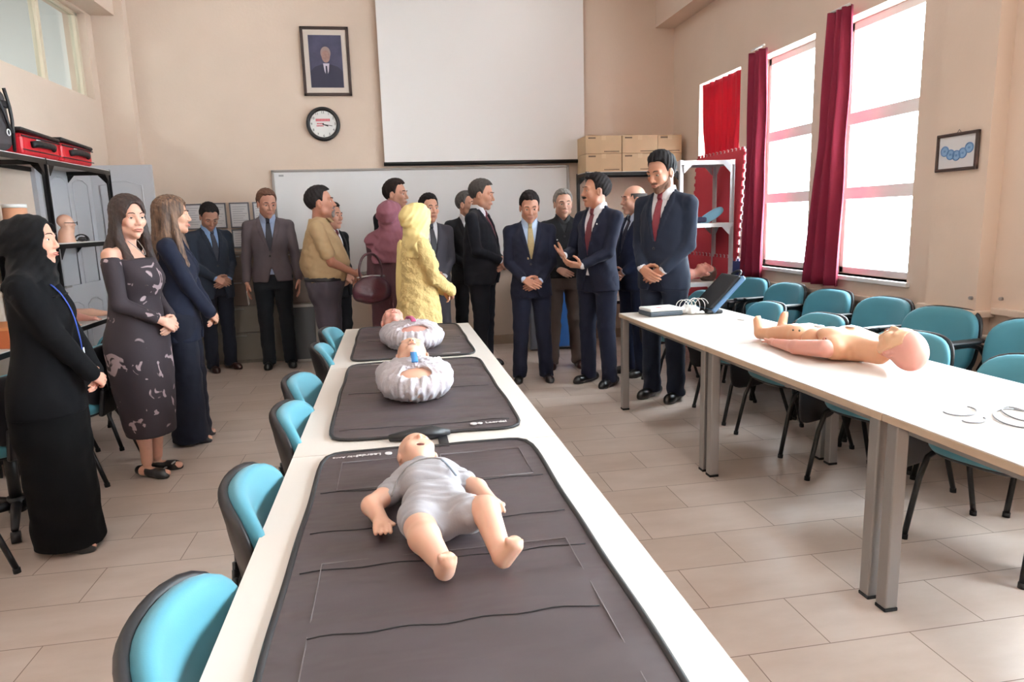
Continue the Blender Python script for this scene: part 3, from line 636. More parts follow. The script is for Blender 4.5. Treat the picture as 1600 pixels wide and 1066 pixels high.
b = MB(); b.b2((XL, 6.22, 0), (XL+.035, 6.30, 2.15)); b.b2((XL, 7.25, 0), (XL+.035, 7.28, 2.15)); b.b2((XL, 6.22, 2.09), (XL+.035, 7.28, 2.17)); b.build('trim_6', M_door, kind='structure')
GS = 'black metal shelf units on the left wall'
for y, w, l in ((6.175, 1.16, 'black metal shelf unit by the open door, right one of two, holding a manikin head'), (5.02, 1.13, 'black metal shelf unit at the left edge with bags on top')):
    u = shelf_unit('metal_shelf', l, (-2.6, y, 0), w, .40, 1.985, [.12, .735, 1.375, 1.98], M_blkm, M_shw, post=.04); u.rotation_euler.z = PI/2; u['group'] = GS
# red bags
M_rbag = mat('red_nylon', 'c4202c', .35, bump=.3, bs=25); M_bbag = mat('black_nylon', '1b1a1d', .5, bump=.3, bs=30); M_gbag = mat('grey_nylon', '4a4548', .6, bump=.3, bs=20)
def first_aid_bag(y, label, w=.56, z=1.982):
    t = empty('first_aid_bag', (-2.58, y, z), PI/2, label, 'bag', 'red bags on the shelf top')
    b = MB(); b.box((0, 0, .075), (w, .34, .145), .03, seg=3); b.build('bag_body', M_rbag, t)
    b = MB(); b.box((0, 0, .158), (w+.02, .36, .028), .012, seg=3, rot=(0, .04, 0)); b.build('lid', M_bbag, t)
    MB().tube([(-w/2-.004, -.174, .125), (w/2+.004, -.174, .125)], .006, 6).tube([(-w/2-.004, -.174, .035), (w/2+.004, -.174, .035)], .004, 6).build('zip', M_bbag, t)
    MB().tube([(-.16, -.178, .075), (-.12, -.20, .085), (0, -.205, .087), (.12, -.20, .085), (.16, -.178, .075)], .018, 8, flat=1.3, smooth_pts=1).build('carry_handle', M_bbag, t)
    MB().box((-.05, -.1745, .115), (.06, .003, .03), .001).build('badge', M_white, t)
    return t
first_aid_bag(6.17, 'flat red bag with black lid on the shelf top, right one next to the door', .54)
first_aid_bag(5.58, 'flat red bag with black lid on the shelf top, left one beside the grey backpack', .54)
t = empty('backpack', (-2.56, 5.06, 1.982), PI/2, 'tall grey and black backpack on the shelf top at the left edge', 'bag')
b = MB(); b.box((0, 0, .20), (.34, .30, .40), .07, seg=4, rot=(0, -.08, 0)); b.build('pack_body', M_gbag, t)
b = MB(); b.box((-.03, 0, .41), (.30, .27, .06), .025, seg=3); b.box((-.02, -.15, .30), (.30, .02, .045), .008); b.build('pack_lid', M_bbag, t)
MB().tube([(.09, -.16, .40), (.12, -.17, .25), (.11, -.165, .08), (.20, -.12, .02)], .011, 8, smooth_pts=1).tube([(-.02, -.15, .40), (.02, -.17, .25), (.10, -.165, .12)], .010, 8, smooth_pts=1).build('strap', M_bbag, t)
MB().tube([(.06+.02*math.cos(a), -.165, .12+.02*math.sin(a)) for a in np.linspace(0, 2*PI, 17)[:-1]], .004, 6, closed=True).build('ring', M_white, t)

# ------------------------------------------------------------------ smooth solid modelling on a grid (surface nets)
def smin(a, b, k):
    if k <= 0: return np.minimum(a, b)
    h = np.clip(.5+.5*(b-a)/k, 0, 1); return b*(1-h)+a*h-k*h*(1-h)
def rng(a, b, h): return np.linspace(a, b, max(2, int(math.ceil((b-a)/h))+1))
def axis(lo, hi, h, fine=()):
    """grid coordinates with step h, finer inside the given (a, b, step) intervals"""
    pts = [lo]; x = lo
    while x < hi:
        st = h
        for a, b, s_ in fine:
            if a-s_ <= x < b: st = min(st, s_)
        x += st; pts.append(x)
    return np.array(pts)
class Field:
    def __init__(s, xs, ys, zs):
        s.ax = [np.asarray(v, np.float32) for v in (xs, ys, zs)]; s.F = np.full([len(v) for v in s.ax], 1, np.float32)
    @staticmethod
    def cube(lo, hi, h): return Field(*[rng(a, b, h) for a, b in zip(lo, hi)])
    def sub(s, lo, hi):
        sl = []
        for v, a, b in zip(s.ax, lo, hi):
            i, j = np.searchsorted(v, a), np.searchsorted(v, b); sl.append(slice(max(0, i-1), min(len(v), j+1)))
        sl = tuple(sl); g = np.ix_(*[v[q] for v, q in zip(s.ax, sl)]); return sl, g
    def put(s, fn, lo, hi, k=.01, mode='+', m=None):
        m = .02+k if m is None else m
        sl, (X, Y, Z) = s.sub([a-m for a in lo], [b+m for b in hi])
        if any(q.stop <= q.start for q in sl): return s
        d = fn(X, Y, Z); A = s.F[sl]
        s.F[sl] = smin(A, d, k) if mode == '+' else -smin(-A, d if mode == '-' else -d, k)
        return s
    def cap(s, a, b, ra, rb=None, k=.015, mode='+'):
        rb = ra if rb is None else rb; a = np.array(a, float); b = np.array(b, float); ba = b-a; L2 = max(1e-9, ba@ba)
        def fn(X, Y, Z):
            px, py, pz = X-a[0], Y-a[1], Z-a[2]; t = np.clip((px*ba[0]+py*ba[1]+pz*ba[2])/L2, 0, 1)
            return np.sqrt((px-t*ba[0])**2+(py-t*ba[1])**2+(pz-t*ba[2])**2)-(ra+(rb-ra)*t)
        r = max(ra, rb); return s.put(fn, np.minimum(a, b)-r, np.maximum(a, b)+r, k, mode)
    def ell(s, c, r, R=None, k=.015, mode='+'):
        c = np.array(c, float); q = max(r); return s.put(lambda X, Y, Z: ellf(X-c[0], Y-c[1], Z-c[2], r, R), c-q, c+q, k, mode)
    def loft(s, prof, z0, z1, p=2.3, k=.015, cx=0):
        P = np.array(prof, float)
        def fn(X, Y, Z):
            z = np.clip(Z, P[0, 0], P[-1, 0]); cy, a, b = [pchip(z, P[:, 0], P[:, i]) for i in (1, 2, 3)]
            q = ((np.abs((X-cx)/a))**p+(np.abs((Y-cy)/b))**p+1e-9)**(1/p); d = (q-1)*np.minimum(a, b)
            return np.maximum(d, np.maximum(z0-Z, Z-z1))
        am, bm = P[:, 2].max(), np.abs(P[:, 1]).max()+P[:, 3].max()
        return s.put(fn, (cx-am, -bm, z0), (cx+am, bm, z1), k)
    def noise(s, amp, fr, seed=0, zmask=None):
        X, Y, Z = np.ix_(*s.ax); r = np.random.RandomState(seed)
        n = 0
        for i in range(5):
            w = r.normal(size=3); w /= np.linalg.norm(w); w = w*fr*(1+.5*i); n = n+np.sin(X*w[0]+Y*w[1]+Z*w[2]+r.uniform(0, 6))/(1+.4*i)
        s.F += (n*amp/2.2*(zmask(X, Y, Z) if zmask else 1)).astype(np.float32); return s
    def mesh(s):
        F = s.F; F[0] = F[-1] = 1; F[:, 0] = F[:, -1] = 1; F[:, :, 0] = F[:, :, -1] = 1
        I = F < 0; nx, ny, nz = F.shape
        c = sum(I[i:nx-1+i, j:ny-1+j, k:nz-1+k].astype(np.int8) for i in (0, 1) for j in (0, 1) for k in (0, 1))
        A = np.argwhere((c > 0) & (c < 8)); idx = -np.ones(c.shape, np.int64); idx[tuple(A.T)] = np.arange(len(A))
        cor = [(i, j, k) for i in (0, 1) for j in (0, 1) for k in (0, 1)]
        val = np.stack([F[A[:, 0]+i, A[:, 1]+j, A[:, 2]+k] for i, j, k in cor], 1)
        acc = np.zeros((len(A), 3)); cnt = np.zeros(len(A))
        for u in range(8):
            for v in range(u+1, 8):
                if sum(abs(a-b) for a, b in zip(cor[u], cor[v])) != 1: continue
                m = (val[:, u] < 0) != (val[:, v] < 0)
                t = val[m, u]/(val[m, u]-val[m, v]); p = np.array(cor[u])+t[:, None]*(np.array(cor[v])-np.array(cor[u]))
                acc[m] += p; cnt[m] += 1
        P = acc/cnt[:, None]; V = np.empty_like(P)
        for a in range(3):
            x = s.ax[a]; i = A[:, a]; V[:, a] = x[i]+(x[i+1]-x[i])*P[:, a]
        Q = []
        for a in range(3):
            b, d = (a+1) % 3, (a+2) % 3
            sl0 = [slice(None)]*3; sl1 = [slice(None)]*3; sl0[a] = slice(0, -1); sl1[a] = slice(1, None)
            S0, S1 = I[tuple(sl0)], I[tuple(sl1)]; E = np.argwhere(S0 != S1)
            E = E[(E[:, b] > 0) & (E[:, d] > 0) & (E[:, b] < F.shape[b]-1) & (E[:, d] < F.shape[d]-1)]
            flip = S0[tuple(E.T)]
            def g(db, dd):
                K = E.copy(); K[:, b] += db; K[:, d] += dd; return idx[tuple(K.T)]
            q = np.stack([g(-1, -1), g(0, -1), g(0, 0), g(-1, 0)], 1); q[~flip] = q[~flip][:, ::-1]; Q.append(q)
        return V, np.concatenate(Q)
def pchip(z, zs, v):
    """smooth interpolation of a profile"""
    i = np.clip(np.searchsorted(zs, z)-1, 0, len(zs)-2); t = (z-zs[i])/(zs[i+1]-zs[i])
    m = np.gradient(v, zs); h = zs[i+1]-zs[i]
    return (2*t**3-3*t**2+1)*v[i]+(t**3-2*t**2+t)*h*m[i]+(-2*t**3+3*t**2)*v[i+1]+(t**3-t**2)*h*m[i+1]
def ellf(x, y, z, r, R=None):
    if R is not None:
        x, y, z = (R[0][i]*x+R[1][i]*y+R[2][i]*z for i in range(3))
    k0 = np.sqrt((x/r[0])**2+(y/r[1])**2+(z/r[2])**2); k1 = np.sqrt((x/r[0]**2)**2+(y/r[1]**2)**2+(z/r[2]**2)**2)
    return k0*(k0-1)/np.maximum(k1, 1e-6)
def sphf(x, y, z, c, r): return np.sqrt((x-c[0])**2+(y-c[1])**2+(z-c[2])**2)-r
def capf(x, y, z, a, b, ra, rb=None):
    rb = ra if rb is None else rb
    bx, by, bz = b[0]-a[0], b[1]-a[1], b[2]-a[2]; px, py, pz = x-a[0], y-a[1], z-a[2]
    t = np.clip((px*bx+py*by+pz*bz)/(bx*bx+by*by+bz*bz+1e-9), 0, 1)
    return np.sqrt((px-t*bx)**2+(py-t*by)**2+(pz-t*bz)**2)-(ra+(rb-ra)*t)
def nets(F, name, mats, parent=None, mf=None, **kw):
    V, Q = F.mesh(); me = bpy.data.meshes.new(name)
    me.vertices.add(len(V)); me.vertices.foreach_set('co', V.astype(np.float32).ravel())
    me.loops.add(len(Q)*4); me.loops.foreach_set('vertex_index', Q.astype(np.int32).ravel())
    me.polygons.add(len(Q)); me.polygons.foreach_set('loop_start', np.arange(0, len(Q)*4, 4, dtype=np.int32))
    me.polygons.foreach_set('use_smooth', np.ones(len(Q), bool))
    for m in (mats if isinstance(mats, (list, tuple)) else [mats]): me.materials.append(m)
    if mf is not None:
        C_ = V[Q].mean(1); me.polygons.foreach_set('material_index', mf(C_[:, 0], C_[:, 1], C_[:, 2]).astype(np.int32))
    me.update(calc_edges=True)
    o = bpy.data.objects.new(name, me); COL.objects.link(o); o.parent = parent; return tag(o, **kw)

# ------------------------------------------------------------------ the head (local: +Y face, origin between the ears at eye level)
def headf(x, y, z, fem=False, fat=0):
    d = ellf(x, y+.012, z-.030, (.0735, .092, .084))
    j = 1.0-(.07 if fem else 0)+fat*.12
    d = smin(d, ellf(x, y-.018, z+.034, (.057*j, .066, .080)), .03)
    d = smin(d, sphf(x, y, z, (0, .064, -.098), .016 if fem else .019), .028)
    for s_ in (-1, 1):
        d = smin(d, sphf(x, y, z, (s_*.043*j, .012, -.066), .020+fat*.008), .03)
        d = smin(d, sphf(x, y, z, (s_*.038, .060, -.022), .020+fat*.006), .022)
        d = smin(d, capf(x, y, z, (s_*.012, .080, .020), (s_*.042, .070, .020), .0085 if fem else .011), .014)
        d = -smin(-d, sphf(x, y, z, (s_*.031, .093, .003), .0135), .012)
        d = smin(d, ellf(x-s_*.076, y+.004, z+.008, (.0085, .019, .031)), .006)
        d = -smin(-d, ellf(x-s_*.083, y-.002, z+.006, (.005, .009, .017)), .004)
        d = smin(d, sphf(x, y, z, (s_*.0110, .0895, -.034), .0070), .008)
    d = smin(d, capf(x, y, z, (0, .080, .014), (0, .099 if fem else .102, -.029), .0072, .0092 if fem else .0105), .010)
    d = smin(d, ellf(x, y-.078, z+.062, (.026, .014, .012)), .012)
    d = -smin(-d, capf(x, y, z, (-.022, .096, -.0615), (.022, .096, -.0615), .0030), .003)
    return d
def skullf(x, y, z, g=0): return ellf(x, y+.016, z-.036, (.0775+g, .099+g, .088+g))
def hairline(y, hi=.074):
    return np.interp(y, [-.11, -.06, -.036, -.024, .008, .015, .023, .030, .044, .066], [-.074, -.062, -.046, .014, .016, -.012, -.004, .040, hi-.010, hi+.004]).astype(np.float32)

class Person:
    """body of one continuous surface plus clothes, hair and small facial parts as children; nominal height 1.75 m, facing +Y"""
    def __init__(s, label, x, y, face, h, skin='d3a58c', fem=False, w=1.0, belly=0, fat=0, yaw=0, pitch=0, tiltz=0, hands='clasp', hz=.97, hy=.17, stance=.10, lean=0, bare=False, feet_turn=8, bust=0):
        s.fem, s.w, s.belly, s.fat, s.hands, s.bust = fem, w, belly, fat, hands, bust
        s.sc = h/1.738; s.rs = np.random.RandomState(abs(hash(label)) % 1000 if False else len(label)*7+int(h*1000) % 97)
        s.M = Matrix.Translation((x, y, 0)) @ Matrix.Rotation(math.radians(face-90), 4, 'Z') @ Matrix.Diagonal((s.sc,)*3+(1,))
        s.label = label; s.skin = mat('skin_'+skin, skin, .48, var=.05, vs=30, sss=.12, c2=None)
        sh = .186*w*(.90 if fem else 1); s.sh = sh
        s.lean = lean; s.hs = 1.10 if not fem else 1.07
        s.hc = np.array([0, .020+lean, 1.606]); s.R = np.array((Matrix.Rotation(math.radians(yaw), 3, 'Z') @ Matrix.Rotation(math.radians(pitch), 3, 'X') @ Matrix.Rotation(math.radians(tiltz), 3, 'Y')))
        s.hc = s.hc+np.array([0, .0, -.08])-s.R@np.array([0, 0, -.08])+np.array([0, 0, 0])
        # arms
        S = {1: np.array([sh, -.012, 1.392]), -1: np.array([-sh, -.012, 1.392])}; s.S = S; s.E = {}; s.W = {}; s.H = {}
        hh = hands if isinstance(hands, tuple) else (hands, hands)
        for sd, kind in ((1, hh[0]), (-1, hh[1])):
            if kind == 'clasp':
                W_ = np.array([sd*.075, hy+belly*.8-(0 if sd > 0 else .022), hz+(.012 if sd > 0 else 0)]); f = np.array([-sd*.78, .30 if sd > 0 else .12, -.42]); n = np.array([-sd*.2, -1, -.1])
                hint = np.array([sd*.6, -.7, 0]); curl = .42 if sd > 0 else .30
            elif kind == 'down':
                W_ = np.array([sd*(sh+.055), .03, .865]); f = np.array([-.02*sd, .10, -1]); n = np.array([-sd, 0, -.1]); hint = np.array([sd*.3, -1, 0]); curl = .25
            elif kind == 'gest':   # open hand, palm up in front of the chest
                W_ = np.array([sd*.13, .27, 1.10]); f = np.array([-sd*.25, .85, .35]); n = np.array([-sd*.75, .0, .65]); hint = np.array([sd*.5, -.6, -.6]); curl = .12
            elif kind == 'gest2':
                W_ = np.array([sd*.05, .26, 1.02]); f = np.array([-sd*.45, .8, .15]); n = np.array([-sd*.5, -.2, .8]); hint = np.array([sd*.5, -.6, -.6]); curl = .45
            elif kind == 'fold':   # resting hand on belly
                W_ = np.array([sd*.06, hy+belly, hz+.03]); f = np.array([-sd*.8, .1, .1]); n = np.array([0, -1, 0]); hint = np.array([sd*.8, -.5, -.3]); curl = .35
            f = f/np.linalg.norm(f); n = n-f*(n@f); n /= np.linalg.norm(n)
            d = W_-S[sd]; L = np.linalg.norm(d); l1, l2 = .285, .250
            if L > l1+l2-.002: W_ = S[sd]+d/L*(l1+l2-.002); d = W_-S[sd]; L = np.linalg.norm(d)
            u = d/L; a = (l1*l1-l2*l2+L*L)/(2*L); hgt = math.sqrt(max(0, l1*l1-a*a)); p = hint-u*(hint@u); p /= np.linalg.norm(p)
            s.E[sd] = S[sd]+u*a+p*hgt; s.W[sd] = W_; s.H[sd] = (f, n, curl)
        s.legs = {sd: (np.array([sd*.088*w, 0, .89]), np.array([sd*(.07+stance*.25), .012, .50]), np.array([sd*stance, -.02, .085])) for sd in (1, -1)}
        s.turn = feet_turn
        s.body(bare)
        if not fem or True: s.face()
    def hand(s, F, sd):
        f, n, curl = s.H[sd]; Wp = s.W[sd]; t = np.cross(f, n)*(1 if sd > 0 else -1); g = .88 if s.fem else 1
        P = lambda a, b, c: Wp+g*(f*a+t*b+n*c)
        for b0, b1 in ((.016, .030), (.006, .010), (-.005, -.010), (-.015, -.028)): F.cap(P(.0, b0, 0), P(.085-abs(b1-.01)*.22, b1, .0), .0135*g, .0115*g, k=.010)
        for b1, L, o in ((.030, .92, 0), (.0105, 1.0, .05), (-.0095, .95, .12), (-.0285, .76, .22)):
            p = P(.086-abs(b1-.01)*.25, b1, 0); a = curl*.5+o*curl; r = .0090*g
            for seg, l in enumerate((.042, .027, .022)):
                q = p+g*(f*math.cos(a)+n*math.sin(a))*l*L; F.cap(p, q, r, r*.93, k=.003); p = q; a += curl*(.9+o); r *= .93
        p = P(.018, .022, .006)
        for l, v, r in ((.042, (.55, .75, .25), .0125), (.030, (.80, .50, .25), .0105), (.024, (.95, .2, .25), .0092)):
            v = np.array(v); v /= np.linalg.norm(v); q = p+g*(f*v[0]+t*v[1]+n*v[2])*l; F.cap(p, q, r*g, r*.93*g, k=.005); p = q
    def body(s, bare):
        lo_h = min(s.W[1][2], s.W[-1][2])-.14; hi_h = max(s.W[1][2], s.W[-1][2])+.09
        c = s.hc
        fine_h = [(min(s.W[1][i], s.W[-1][i])-.13, max(s.W[1][i], s.W[-1][i])+.13, .0048) for i in (0, 1)]
        xr = max(abs(s.W[1][0]), abs(s.W[-1][0]), s.sh)+.16
        F = Field(axis(-xr, xr, .010, [(-.11, .11, .0045), fine_h[0]]), axis(-.22, .50 if max(s.W[1][1], s.W[-1][1]) > .22 else .40, .010, [(-.13, .16, .0045), fine_h[1]]), axis(0, 1.82, .013, [(lo_h, hi_h, .0048), (1.50, 1.80, .0042)]+([(.08, .3, .008)] if s.fem else [])))
        q = .9 if s.fem else 1
        F.loft([(.80, 0, .12, .09), (.92, 0, .145*q, .105), (1.08, 0, .125*q, .09), (1.25, 0, .145*q, .10), (1.36, -.01, .140*q, .080), (1.42, -.015, .08*q, .055)], .80, 1.42, k=.02)
        [F.cap((q*.03, -.020, 1.415), (q*(s.sh-.01), -.014, 1.385), .030, .042, k=.025) for q in (-1, 1)]
        F.cap((0, -.02, 1.42), tuple(s.hc+s.R@np.array([0, -.02, -.05])), .060*q, .056*q, k=.025)
        for sd in (1, -1):
            F.cap(s.S[sd], s.E[sd], .047*q, .037*q, k=.02); F.cap(s.E[sd], s.W[sd], .037*q, .025*q, k=.012)
            H, K, A = s.legs[sd]
            F.cap(H, K, .078, .050, k=.03); F.cap(K, A+(0, 0, .02), .050 if not s.fem else .048, .034, k=.015)
            F.ell(K*.55+A*.45+(0, -.018, .02), (.042, .045, .12), k=.03)
            F.cap(A+(0, -.03, -.045), A+(sd*.02, .13, -.055), .032, .022, k=.02)
            if sd > 0: s.hand(F, 1)
        if isinstance(s.hands, str) and s.hands == 'clasp':
            G = Field(*[v.copy() for v in s.ax_sub(F)]) if False else None
        s.hand(F, -1)
        Rm, c0 = s.R, s.hc
        def hf(X, Y, Z):
            x, y, z = X-c0[0], Y-c0[1], Z-c0[2]; x, y, z = ((Rm[0, i]*x+Rm[1, i]*y+Rm[2, i]*z)/s.hs for i in range(3)); return headf(x, y, z, s.fem, s.fat)*s.hs
        F.put(hf, c0-.15, c0+.15, .022)
        s.o = nets(F, 'person', s.skin, label=s.label, cat='person')
        s.o.matrix_world = s.M
    def hloc(s, v): return s.hc+s.R@np.array(v)
    def face(s, brow='2c2019', lips=None):
        Hm = Matrix.Translation(s.hc) @ Matrix(s.R.tolist()).to_4x4() @ Matrix.Scale(s.hs, 4)
        for sd in (1, -1):
            b = MB(); b.mt = Hm @ Matrix.Translation((sd*.031, .0705, .003)); b.sph((0, 0, 0), (.0128, .0118, .0104), 20)
            ic = Hm @ Matrix.Translation((sd*.031, .0715, .003)); inv = ic.inverted()
            for f in b.bm.faces:
                p = inv @ f.calc_center_median(); u = p.x/.0135; v = p.z/.0128
                f.material_index = 0 if (v > .26 or v < -.38 or abs(u) > .78 or p.y < 0) else (2 if u*u+v*v*.8 < .21 else 1)
            b.build('eye', [s.skin, mat('eye_white', 'e6dfda', .3), mat('iris', '241710', .2)], s.o)
            b = MB(); b.mt = Hm; b.tube([(sd*.013, .0905, .024), (sd*.025, .0905, .0295), (sd*.040, .0815, .0285), (sd*.049, .070, .022)], [.0030, .0044, .0040, .0018] if not s.fem else [.0022, .0032, .0028, .001], 6, flat=.8, smooth_pts=0)
            b.build('eyebrow', mat('brow_'+brow, brow, .8), s.o)
        b = MB(); b.mt = Hm; b.tube([(-.024, .0845, -.0615), (-.010, .0930, -.0580), (0, .0935, -.0590), (.010, .0930, -.0580), (.024, .0845, -.0615)], [.001, .0038, .0035, .0038, .001], 8, flat=.8)
        b.tube([(-.022, .0840, -.0635), (-.010, .0915, -.0680), (0, .0922, -.0690), (.010, .0915, -.0680), (.022, .0840, -.0635)], [.001, .0042, .0048, .0042, .001], 8, flat=.8)
        lc = lips or ('b5645c' if s.fem else 'a96f62'); b.build('lips', mat('lips_'+lc, lc, .4), s.o)
    # ---- hair
    def hgrid(s, h, up=.16, dn=.16, w=.14, d=.17): c = s.hc; return Field.cube((c[0]-w, c[1]-d, c[2]-dn), (c[0]+w, c[1]+d, c[2]+up), h)
    def local(s, X, Y, Z):
        x, y, z = X-s.hc[0], Y-s.hc[1], Z-s.hc[2]; return tuple((s.R[0, i]*x+s.R[1, i]*y+s.R[2, i]*z)/s.hs for i in range(3))
    def hair(s, c, style='short', g=.005, hi=.084, top=.010):
        F = s.hgrid(.0042)
        def fn(X, Y, Z):
            x, y, z = s.local(X, Y, Z)
            if style == 'bald': d = np.maximum(skullf(x, y, z, .002), np.maximum(hairline(y, .03)-z, z-.050)); return np.maximum(d, y-.045)
            hl = hairline(y, hi)+.014*np.clip((np.abs(x)-.030)/.025, 0, 1)*np.clip((y-.02)/.02, 0, 1); gg = (g+.003)*np.clip((z-hl)/.035, 0, 1)-.0022; e = skullf(x, y, z, 0)-gg; e = smin(e, ellf(x, y-.004, z-.070-top*.5, (.058, .078, .040+top)), .03)
            e = e+.0016*np.sin(x*260+y*90)+.0012*np.sin(y*210+z*120+x*60)
            # keep the ears and face free
            return np.maximum(e, hl-z+.003*np.sin(x*170))
        F.put(fn, s.hc-.14, s.hc+.14, 0); m = mat('hair_'+c, c, .8, spec=.2, var=.35, vs=60, bump=.5, bs=160, bd=.004)
        nets(F, 'hair', m, s.o)
    def facial(s, c, kind):
        F = s.hgrid(.0035, up=.05)
        def fn(X, Y, Z):
            x, y, z = s.local(X, Y, Z); d = headf(x, y, z, s.fem, s.fat)-(.0018 if kind == 'beard' else .0035)+.0006*np.sin(x*400+z*300)
            mo = ellf(x, y-.092, z+.050, (.030, .03, .0085))
            if kind == 'moustache': return np.maximum(d-.003, mo)
            be = np.maximum(z-np.interp(y, [-.02, .01, .03, .06, .09], [-.02, -.02, -.045, -.062, -.066]), -.0-y)
            be = np.maximum(be, -ellf(x, y-.095, z+.062, (.027, .03, .013)))
            return np.maximum(d, np.minimum(be, mo)) if kind == 'beard' else np.maximum(d, np.minimum(mo, ellf(x, y-.085, z+.088, (.030, .04, .032))))
        F.put(fn, s.hc-.14, s.hc+.14, 0); nets(F, 'moustache' if kind == 'moustache' else 'beard', mat('beard_'+c, c, .8, var=.3, vs=90), s.o)
    def long_hair(s, c, c2, L=.34, front=True):
        c0 = s.hc; F = Field.cube((-.2, -.22, 1.20), (.2, .24, 1.80), .0052)
        S = s.hloc
        def fn(X, Y, Z):
            x, y, z = s.local(X, Y, Z); e = skullf(x, y, z, .010); e = smin(e, ellf(x, y+.01, z-.06, (.07, .085, .06)), .02)
            return np.maximum(e, -ellf(x, y-.105, z-.002-.004, (.056, .060, .082)))
        F.put(fn, c0-.15, c0+.15, 0)
        for sd in (1, -1):
            F.cap(S((sd*.062, -.035, -.01)), S((sd*.078, -.045, -.14)), .034, .036, k=.02)
            F.cap(S((sd*.078, -.045, -.14)), (sd*.085, -.055, 1.42-L*.25), .036, .034, k=.02)
            F.cap((sd*.085, -.06, 1.42-L*.25), (sd*.07, -.085, 1.42-L*.55), .034, .02, k=.02)
            if front:
                F.cap(S((sd*.074, .012, .0)), S((sd*.082, .018, -.12)), .020, .026, k=.015)
                F.cap(S((sd*.082, .018, -.12)), (sd*.100, .075, 1.40-L*.3), .026, .030, k=.02)
                F.cap((sd*.100, .075, 1.40-L*.3), (sd*.095, .10+s.bust, 1.40-L*.62), .030, .014, k=.02)
        F.cap(S((0, -.08, -.02)), (0, -.075, 1.42), .055, .06, k=.03); F.cap((0, -.075, 1.42), (0, -.09, 1.42-L*.5), .065, .03, k=.03)
        def fc(X, Y, Z):
            x, y, z = s.local(X, Y, Z); return ellf(x, y-.105, z+.01, (.058, .075, .105))
        F.put(fc, c0-.2, c0+.2, .004, '-')
        F.noise(.0028, 150, 3); m = mat('long_hair_'+c, c, .45, var=.4, vs=9, c2=c2, bump=.6, bs=40, bd=.006, stretch=(9, 9, .8)); nets(F, 'hair', m, s.o)
    # ---- clothes
    def tprof(s, g=0, fem=False):
        w, b = s.w, s.belly; q = s.w
        if s.fem:
            P = [(.70, -.005, .185*q, .135), (.86, -.008, .185*q, .135), (.97, -.005, .172*q, .122+b*.6), (1.10, .0, .140*q+b*.4, .105+b), (1.24, .010+s.bust*.4, .152*q, .112+b*.5+s.bust*.7), (1.34, .0, .150*q, .10+s.bust*.3), (1.41, -.012, .118*q, .080), (1.475, -.02, .068, .060)]
        else:
            P = [(.70, 0, .190*q, .130), (.80, 0, .192*q, .132+b*.3), (.95, .008, .182*q+b*.25, .130+b*.85), (1.10, .010, .162*q+b*.35, .120+b), (1.25, .002, .168*q+b*.1, .122+b*.45), (1.35, -.006, .166*q, .110+b*.1), (1.41, -.014, .130*q, .090), (1.475, -.02, .072, .066)]
        return [(z, y, a+g, bb+g) for z, y, a, bb in P]
    def grid(s, z0, z1, h=.0085):
        xr = max(s.sh+.14, abs(s.W[1][0])+.08, abs(s.W[-1][0])+.08); yr = max(s.W[1][1], s.W[-1][1], .18+s.belly)+.09
        return Field.cube((-xr, -.24, z0), (xr, yr, z1), h)
    def sleeves(s, F, r=(.062, .052, .040), end=.02, short=0, k=.03):
        for sd in (1, -1):
            if short:
                F.cap(s.S[sd], s.S[sd]+(s.E[sd]-s.S[sd])*short, r[0], r[1], k=k); continue
            e = s.W[sd]+(s.E[sd]-s.W[sd])/.25*end
            F.cap(s.S[sd], s.E[sd], r[0], r[1], k=k); F.cap(s.E[sd], e, r[1], r[2], k=.012)
    def jacket(s, c, hem=.80, vz=1.13, vw=.075, name='jacket', open_=True, lapel=True, noise=.0035, c2=None, sl=(.056, .048, .038), bs=14, bot=1.0):
        F = s.grid(hem-.02, 1.53); F.loft(s.tprof(), hem, 1.485, k=.01); [F.cap((q*.05, -.018, 1.445), (q*(s.sh-.005), -.014, 1.395), .038, .053, k=.03) for q in (-1, 1)]; s.sleeves(F, sl, k=.018)
        F.noise(noise, 38, s.rs.randint(99))
        if open_:
            X, Y, Z = np.ix_(*F.ax); wv = np.where(Z > vz, (Z-vz)/(1.47-vz)*vw, -1)
            if lapel:
                lw = np.where(Z > vz, .008+.036*np.clip((Z-vz)/.20, 0, 1)*np.where(Z > 1.40, np.clip((1.50-Z)/.10, 0, 1), 1), -1); ax = np.abs(X)
                lap = np.maximum(np.maximum(F.F-.0075, wv-ax), np.maximum(ax-wv-lw, .02-Y)); F.F = np.minimum(F.F, lap)
            F.F = -smin(-F.F, np.maximum(np.abs(X)-wv, .0-Y), .002)
            w2 = np.where(Z < bot, (bot-Z)*.30, -1); F.F = -smin(-F.F, np.maximum(np.abs(X)-w2, .0-Y), .01)
        m = mat('cloth_'+c, c, .80, bump=.25, bs=bs, bd=.012, sheen=.04, spec=.25)
        o = nets(F, name, m, s.o)
        if open_:
            yb = s.yfront(vz-.03)
            MB().sph((.006, yb+.004, vz-.03), (.010, .005, .010), 10).build('button', M_blk, o)
        return o
    def yfront(s, z, g=0):
        P = np.array(s.tprof(g)); return float(pchip(np.array([z]), P[:, 0], P[:, 1])[0]+pchip(np.array([z]), P[:, 0], P[:, 3])[0])
